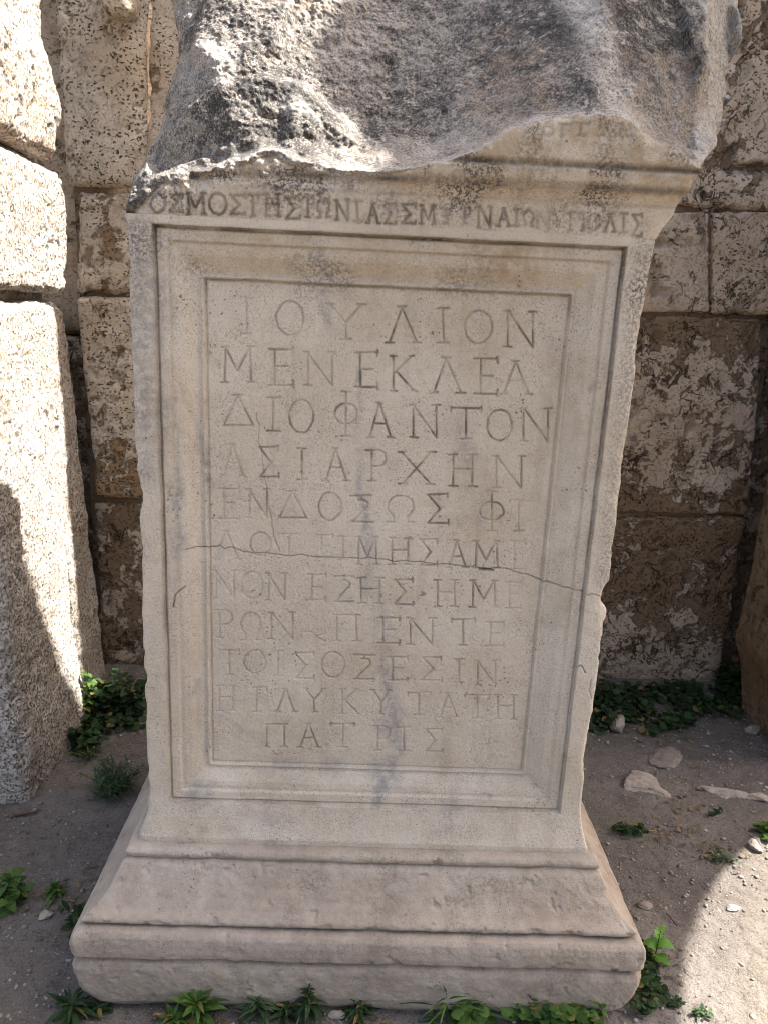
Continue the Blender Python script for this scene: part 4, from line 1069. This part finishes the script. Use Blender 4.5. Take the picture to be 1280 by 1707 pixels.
twig([(1090, 1386), (1108, 1392), (1122, 1402)], .0016, M_STRAW, 'thin straight straw pointing away from the small weed on the right', 'dry stalk', 'dry_stalk', seed=5)
twig([(1145, 1348), (1160, 1344), (1168, 1334)], .0018, M_STRAW, 'curved straw on shaded soil near the right edge', 'dry stalk', 'dry_stalk', seed=6)
twig([(1110, 1522), (1124, 1536), (1130, 1546)], .0020, M_WOOD, 'short brown twig on shaded soil near the shadow edge', 'twig', 'twig', seed=7)

# ------------------------------------------------------------------ litter
def build_litter():
    rng = np.random.default_rng(99)
    V = []; F = []; off = 0
    spots = [(165, 1230, .18, 60), (1090, 1215, .22, 90), (1210, 1190, .10, 40), (330, 1700, .10, 40), (480, 1700, .12, 50), (620, 1702, .10, 40), (880, 1700, .16, 50), (1100, 1390, .16, 70), (1090, 1600, .10, 45), (1200, 1420, .10, 40), (80, 1510, .12, 60), (1150, 1340, .18, 60), (150, 1420, .2, 40)]
    for u, v, r, n in spots:
        c = pxz(u, v, .07)
        for _ in range(n):
            x, y = c[0] + rng.normal(0, r * .5), c[1] + rng.normal(0, r * .4)
            if abs(x) < .615 and y > -.135 and y < .95: continue
            z = float(gz(x, y)) + rng.uniform(.003, .008)
            a = rng.uniform(0, 6.283); L = rng.uniform(.008, .035); w = rng.uniform(.0012, .0022) if rng.uniform() < .65 else rng.uniform(.004, .009)
            if w > .003: L *= .5
            d = np.array([math.cos(a), math.sin(a), rng.normal(0, .12)]); s_ = np.array([-math.sin(a), math.cos(a), rng.normal(0, .4)])
            b = np.array([x, y, z]); t = [0, .5, 1]; ws = [.4, 1, .3]
            for q in range(3):
                m = b + d * L * (t[q] - .5) + np.array([0, 0, .004 * math.sin(3.14 * t[q]) * rng.uniform(.2, 1.5)])
                V += [m - s_ * w * ws[q], m + s_ * w * ws[q]]
            F += [(off, off + 1, off + 3, off + 2), (off + 2, off + 3, off + 5, off + 4)]; off += 6
    o = mesh_np('plant_litter', np.array(V), np.array(F), M_LITTER, None)
    o['kind'] = 'stuff'; tag(o, 'scraps of dry stems and dead leaves lying among the weeds', 'litter')
build_litter()

# ------------------------------------------------------------------ weeds
class Plant:
    def __init__(s, seed): s.rng = np.random.default_rng(seed); s.V = []; s.F = []; s.A = []; s.SV = []; s.SF = []; s.n = 0; s.sn = 0
    def leaf(s, base, dirv, length, width, droop=.4, shape='lance', fold=.25, roll=0.0):
        d = np.array(dirv, float); d /= np.linalg.norm(d)
        side = np.cross(d, (0, 0, 1)); ls = np.linalg.norm(side)
        side = np.array([1., 0, 0]) if ls < 1e-3 else side / ls
        nrm = np.cross(side, d)
        side = side * math.cos(roll) + nrm * math.sin(roll); nrm = np.cross(side, d)
        m = 7
        t = np.linspace(0, 1, m)
        prof = {'lance': np.sin(np.pi * t ** .8) ** .9, 'ovate': np.sin(np.pi * t ** .62) ** .8, 'round': np.sqrt(np.clip(1 - (2 * t - 1) ** 2, 0, 1)) ** .8,
                'blade': (1 - t) ** .6 * np.minimum(1, t * 6 + .3)}[shape]
        prof = np.maximum(prof, .03)
        mid = np.array(base)[None] + d[None] * (length * t)[:, None] + np.array([0, 0, -1.0])[None] * (droop * length * t ** 2)[:, None]
        w = (width / 2 * prof)[:, None]
        up = fold * w * nrm[None]
        jag = 1 + (.14 * (np.arange(m) % 2) if shape in ('ovate', 'round') else 0 * t)[:, None]
        a = mid - side[None] * w * jag + up; b = mid + side[None] * w * jag + up
        V = np.stack([a, mid, b], 1).reshape(-1, 3)
        F = []
        for i in range(m - 1):
            o = s.n + i * 3
            F += [(o, o + 1, o + 4, o + 3), (o + 1, o + 2, o + 5, o + 4)]
        s.V.append(V); s.F += F; s.n += len(V); s.A.append(np.full(len(V), s.rng.uniform()))
    def stem(s, pts, r):
        V, F = tube(pts, np.linspace(r, r * .5, len(pts)), 5)
        s.SV.append(V); s.SF.append(F + s.sn); s.sn += len(V)
    def build(s, name, loc, label, mat, cat='weed', group=None, stuff=False):
        o = mesh_np(name, np.concatenate(s.V), np.array(s.F), mat, None, dict(lv=np.concatenate(s.A)))
        o.location = loc
        tag(o, label, cat, group)
        if s.SV: mesh_np('stem', np.concatenate(s.SV), np.concatenate(s.SF), M_STEM, o)
        return o
def place(u, v):
    q = pxz(u, v, .072); return np.array([q[0], q[1], float(gz(q[0], q[1])) - .004])

def rosette(u, v, label, size, n, mat, seed, shape='lance', wid=.22, up=.8, h=.4, name='weed', spread=(0, 6.283), droop=.5, group=None):
    """leafy shoot: leaves set all round an upright stem"""
    P = Plant(seed); g = P.rng
    H = size * h
    lean = g.normal(0, .12, 2)
    pts = [(lean[0] * H * t, lean[1] * H * t, H * t) for t in np.linspace(0, 1, 6)]
    P.stem(pts, size * .025)
    for k in range(n):
        t = (k + .5) / n
        a = k * 2.39996 + g.normal(0, .25)
        b = np.array([lean[0] * H * t, lean[1] * H * t, H * (.15 + .85 * t)])
        el = up * (.25 + .9 * t) + g.normal(0, .15)
        L = size * (.75 - .40 * t) * g.uniform(.75, 1.15)
        P.leaf(b, (math.cos(a) * math.cos(el), math.sin(a) * math.cos(el), math.sin(el)), L, L * wid * g.uniform(.85, 1.2), droop * g.uniform(.5, 1.3), shape, .35, g.normal(0, .3))
    return P.build(name, place(u, v), label, mat, 'weed', group or 'weeds growing around the base')

def bush(u, v, label, rx, ry, h, n, ls, mat, seed, shape='ovate', wid=.7, name='weed', group=None):
    """branching weed: several stems, leaves clustered towards their tips"""
    P = Plant(seed); g = P.rng
    ns = max(4, n // 14)
    for k in range(ns):
        a = g.uniform(0, 6.283); rr = math.sqrt(g.uniform(0, 1))
        tip = np.array([rx * rr * math.cos(a), ry * rr * math.sin(a), h * g.uniform(.45, 1.0) * (1 - .35 * rr)])
        root = np.zeros(3)
        pts = [root * (1 - t) + tip * t + np.array([0, 0, .08 * h * math.sin(3.1 * t)]) for t in np.linspace(0, 1, 6)]
        P.stem(pts, .0022)
        for j in range(n // ns):
            t = g.uniform(.35, 1.05)
            b = root * (1 - t) + tip * t + g.normal(0, ls * .18, 3)
            a2 = g.uniform(0, 6.283); el = g.normal(.35, .35)
            L = ls * g.uniform(.55, 1.2)
            P.leaf(b, (math.cos(a2) * math.cos(el), math.sin(a2) * math.cos(el), math.sin(el)), L, L * wid, .35 * g.uniform(.3, 1.4), shape, .2, g.normal(0, .35))
    return P.build(name, place(u, v), label, mat, 'weed', group or 'weeds growing around the base')

def carpet(poly_px, label, n, ls, mat, seed, h=.03, shape='round', wid=1.0, name='weed_patch', stuff=False, cat='weed patch'):
    """creeping patch: small leaves on short stalks over a traced outline on the ground"""
    P = Plant(seed); g = P.rng
    pl = np.array([pxz(u, v, .07)[:2] for u, v in poly_px]); c = pl.mean(0)
    lo, hi = pl.min(0), pl.max(0); k = 0; tries = 0
    def ins(q):
        r = False; j = len(pl) - 1
        for i in range(len(pl)):
            if (pl[i, 1] > q[1]) != (pl[j, 1] > q[1]) and q[0] < (pl[j, 0] - pl[i, 0]) * (q[1] - pl[i, 1]) / (pl[j, 1] - pl[i, 1]) + pl[i, 0]: r = not r
            j = i
        return r
    z0 = float(gz(c[0], c[1]))
    while k < n and tries < n * 12:
        tries += 1
        q = g.uniform(lo, hi) + g.normal(0, .006, 2)
        if not ins(q): continue
        m = float(fbm(np.array([[q[0], q[1], 0.0]]), 16, 3, seed)[0])
        if m < -.28: continue
        k += 1
        zz = float(gz(q[0], q[1])) - z0 + h * g.uniform(.15, 1.0) * (.6 + .8 * max(m, -.2))
        a = g.uniform(0, 6.283); el = g.normal(.25, .3); L = ls * g.uniform(.55, 1.25)
        b = np.array([q[0] - c[0], q[1] - c[1], zz])
        P.leaf(b, (math.cos(a) * math.cos(el), math.sin(a) * math.cos(el), math.sin(el)), L, L * wid, .3, shape, .25, g.normal(0, .3))
    o = P.build(name, (c[0], c[1], z0), label, mat, cat)
    if stuff: o['kind'] = 'stuff'
    return o

# by the left pier
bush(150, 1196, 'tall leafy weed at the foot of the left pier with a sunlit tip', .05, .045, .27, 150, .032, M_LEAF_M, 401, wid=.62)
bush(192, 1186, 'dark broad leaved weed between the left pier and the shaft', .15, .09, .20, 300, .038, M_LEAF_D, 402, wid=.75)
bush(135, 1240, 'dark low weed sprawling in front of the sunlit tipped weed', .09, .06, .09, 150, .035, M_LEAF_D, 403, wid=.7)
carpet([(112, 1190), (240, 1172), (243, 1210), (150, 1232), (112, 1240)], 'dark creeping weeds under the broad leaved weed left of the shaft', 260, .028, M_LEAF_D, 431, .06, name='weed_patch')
rosette(148, 1262, 'spiky grass tuft on soil left of the shaft', .13, 16, M_LEAF_M, 404, 'blade', .09, .9, .25, name='grass_tuft', droop=.3)
bush(186, 1318, 'feathery grey green weed beside the left edge of the base', .09, .07, .14, 620, .034, M_LEAF_G, 405, 'blade', .16)
bush(14, 1502, 'leafy weed cut by the left edge of the view', .055, .05, .075, 110, .032, M_LEAF_M, 406, wid=.72)
rosette(92, 1492, 'small compact weed standing alone on the gravel at left', .060, 34, M_LEAF_M, 407, 'lance', .30, .8, .75)
rosette(104, 1512, 'tiny sprout just in front of the small compact weed at left', .030, 12, M_LEAF_G, 408, 'lance', .35, .7, .4)
bush(134, 1548, 'dark weed growing tight against the left side of the plinth', .030, .06, .09, 90, .040, M_LEAF_D, 409, 'lance', .32)
rosette(122, 1690, 'sprawling narrow leaved weed at the front left corner of the plinth', .13, 28, M_LEAF_D, 410, 'lance', .16, .55, .3)
rosette(165, 1684, 'small dark weed under the left corner of the plinth', .065, 22, M_LEAF_D, 411, 'lance', .28, .5, .3)
# in front of the plinth
rosette(335, 1697, 'large bright green weed with pointed leaves in front of the plinth', .145, 36, M_LEAF_M, 412, 'lance', .20, .9, .42)
rosette(288, 1703, 'low bright green weed left of the large pointed one', .085, 26, M_LEAF_M, 413, 'lance', .24, .8, .4)
rosette(435, 1690, 'dark narrow leaved weed third from the left along the plinth front', .095, 44, M_LEAF_G, 414, 'lance', .16, .8, .5)
rosette(476, 1696, 'short dark weed touching the tall drooping one along the plinth front', .085, 30, M_LEAF_D, 415, 'lance', .2, .6, .4)
rosette(515, 1690, 'tall dark drooping weed in the middle of the plinth front', .085, 34, M_LEAF_D, 416, 'lance', .22, 1.0, .95, droop=.8)
rosette(598, 1694, 'lone dark weed with long drooping leaves between the middle and the grass', .088, 34, M_LEAF_D, 417, 'lance', .18, .65, .45)
rosette(745, 1688, 'grassy tuft of upright narrow blades left of the mallow patch', .19, 30, M_LEAF_M, 418, 'blade', .075, 1.1, .4, name='grass_tuft', droop=.25)
rosette(722, 1700, 'low narrow leaved tuft at the foot of the upright grass', .085, 18, M_LEAF_G, 419, 'blade', .12, .5, .2, name='grass_tuft', droop=.4)
carpet([(765, 1672), (850, 1660), (930, 1664), (1000, 1700), (995, 1730), (760, 1730)], 'dense green patch of round leaved mallow in front of the right half of the plinth', 620, .024, M_LEAF_M, 420, .085, name='mallow_patch')
# right side
o = rosette(1088, 1606, 'bright yellow green leafy sprout at the right corner of the plinth', .085, 9, M_LEAF_B, 421, 'ovate', .55, 1.0, 1.1)
carpet([(1062, 1590), (1085, 1592), (1100, 1640), (1112, 1660), (1095, 1685), (1070, 1700), (1058, 1690)], 'dark clover strip running along the right side of the plinth', 230, .015, M_LEAF_D, 422, .045, name='clover_strip')
bush(1052, 1382, 'small round leaved weed on shaded soil right of the shaft', .055, .035, .035, 100, .018, M_LEAF_D, 423, 'round', 1.0)
bush(1205, 1425, 'low grey weed at the edge of the shadow on the right', .050, .035, .030, 90, .016, M_LEAF_G, 424, 'lance', .5)
bush(1274, 1392, 'bright leafy weed at the right edge beside the sunlit ground', .035, .035, .055, 60, .024, M_LEAF_M, 425, 'round', .9)
bush(1165, 1690, 'tiny pale weed on the sunlit ground near the bottom', .028, .022, .030, 44, .014, M_LEAF_G, 426, 'lance', .5)
bush(1128, 1672, 'tiny dark weed at the shadow edge near the bottom', .024, .02, .022, 36, .014, M_LEAF_D, 427, 'lance', .5)
bush(1188, 1352, 'sparse dark weed near the whitish crumbling stone', .045, .03, .025, 60, .015, M_LEAF_D, 428, 'lance', .5)
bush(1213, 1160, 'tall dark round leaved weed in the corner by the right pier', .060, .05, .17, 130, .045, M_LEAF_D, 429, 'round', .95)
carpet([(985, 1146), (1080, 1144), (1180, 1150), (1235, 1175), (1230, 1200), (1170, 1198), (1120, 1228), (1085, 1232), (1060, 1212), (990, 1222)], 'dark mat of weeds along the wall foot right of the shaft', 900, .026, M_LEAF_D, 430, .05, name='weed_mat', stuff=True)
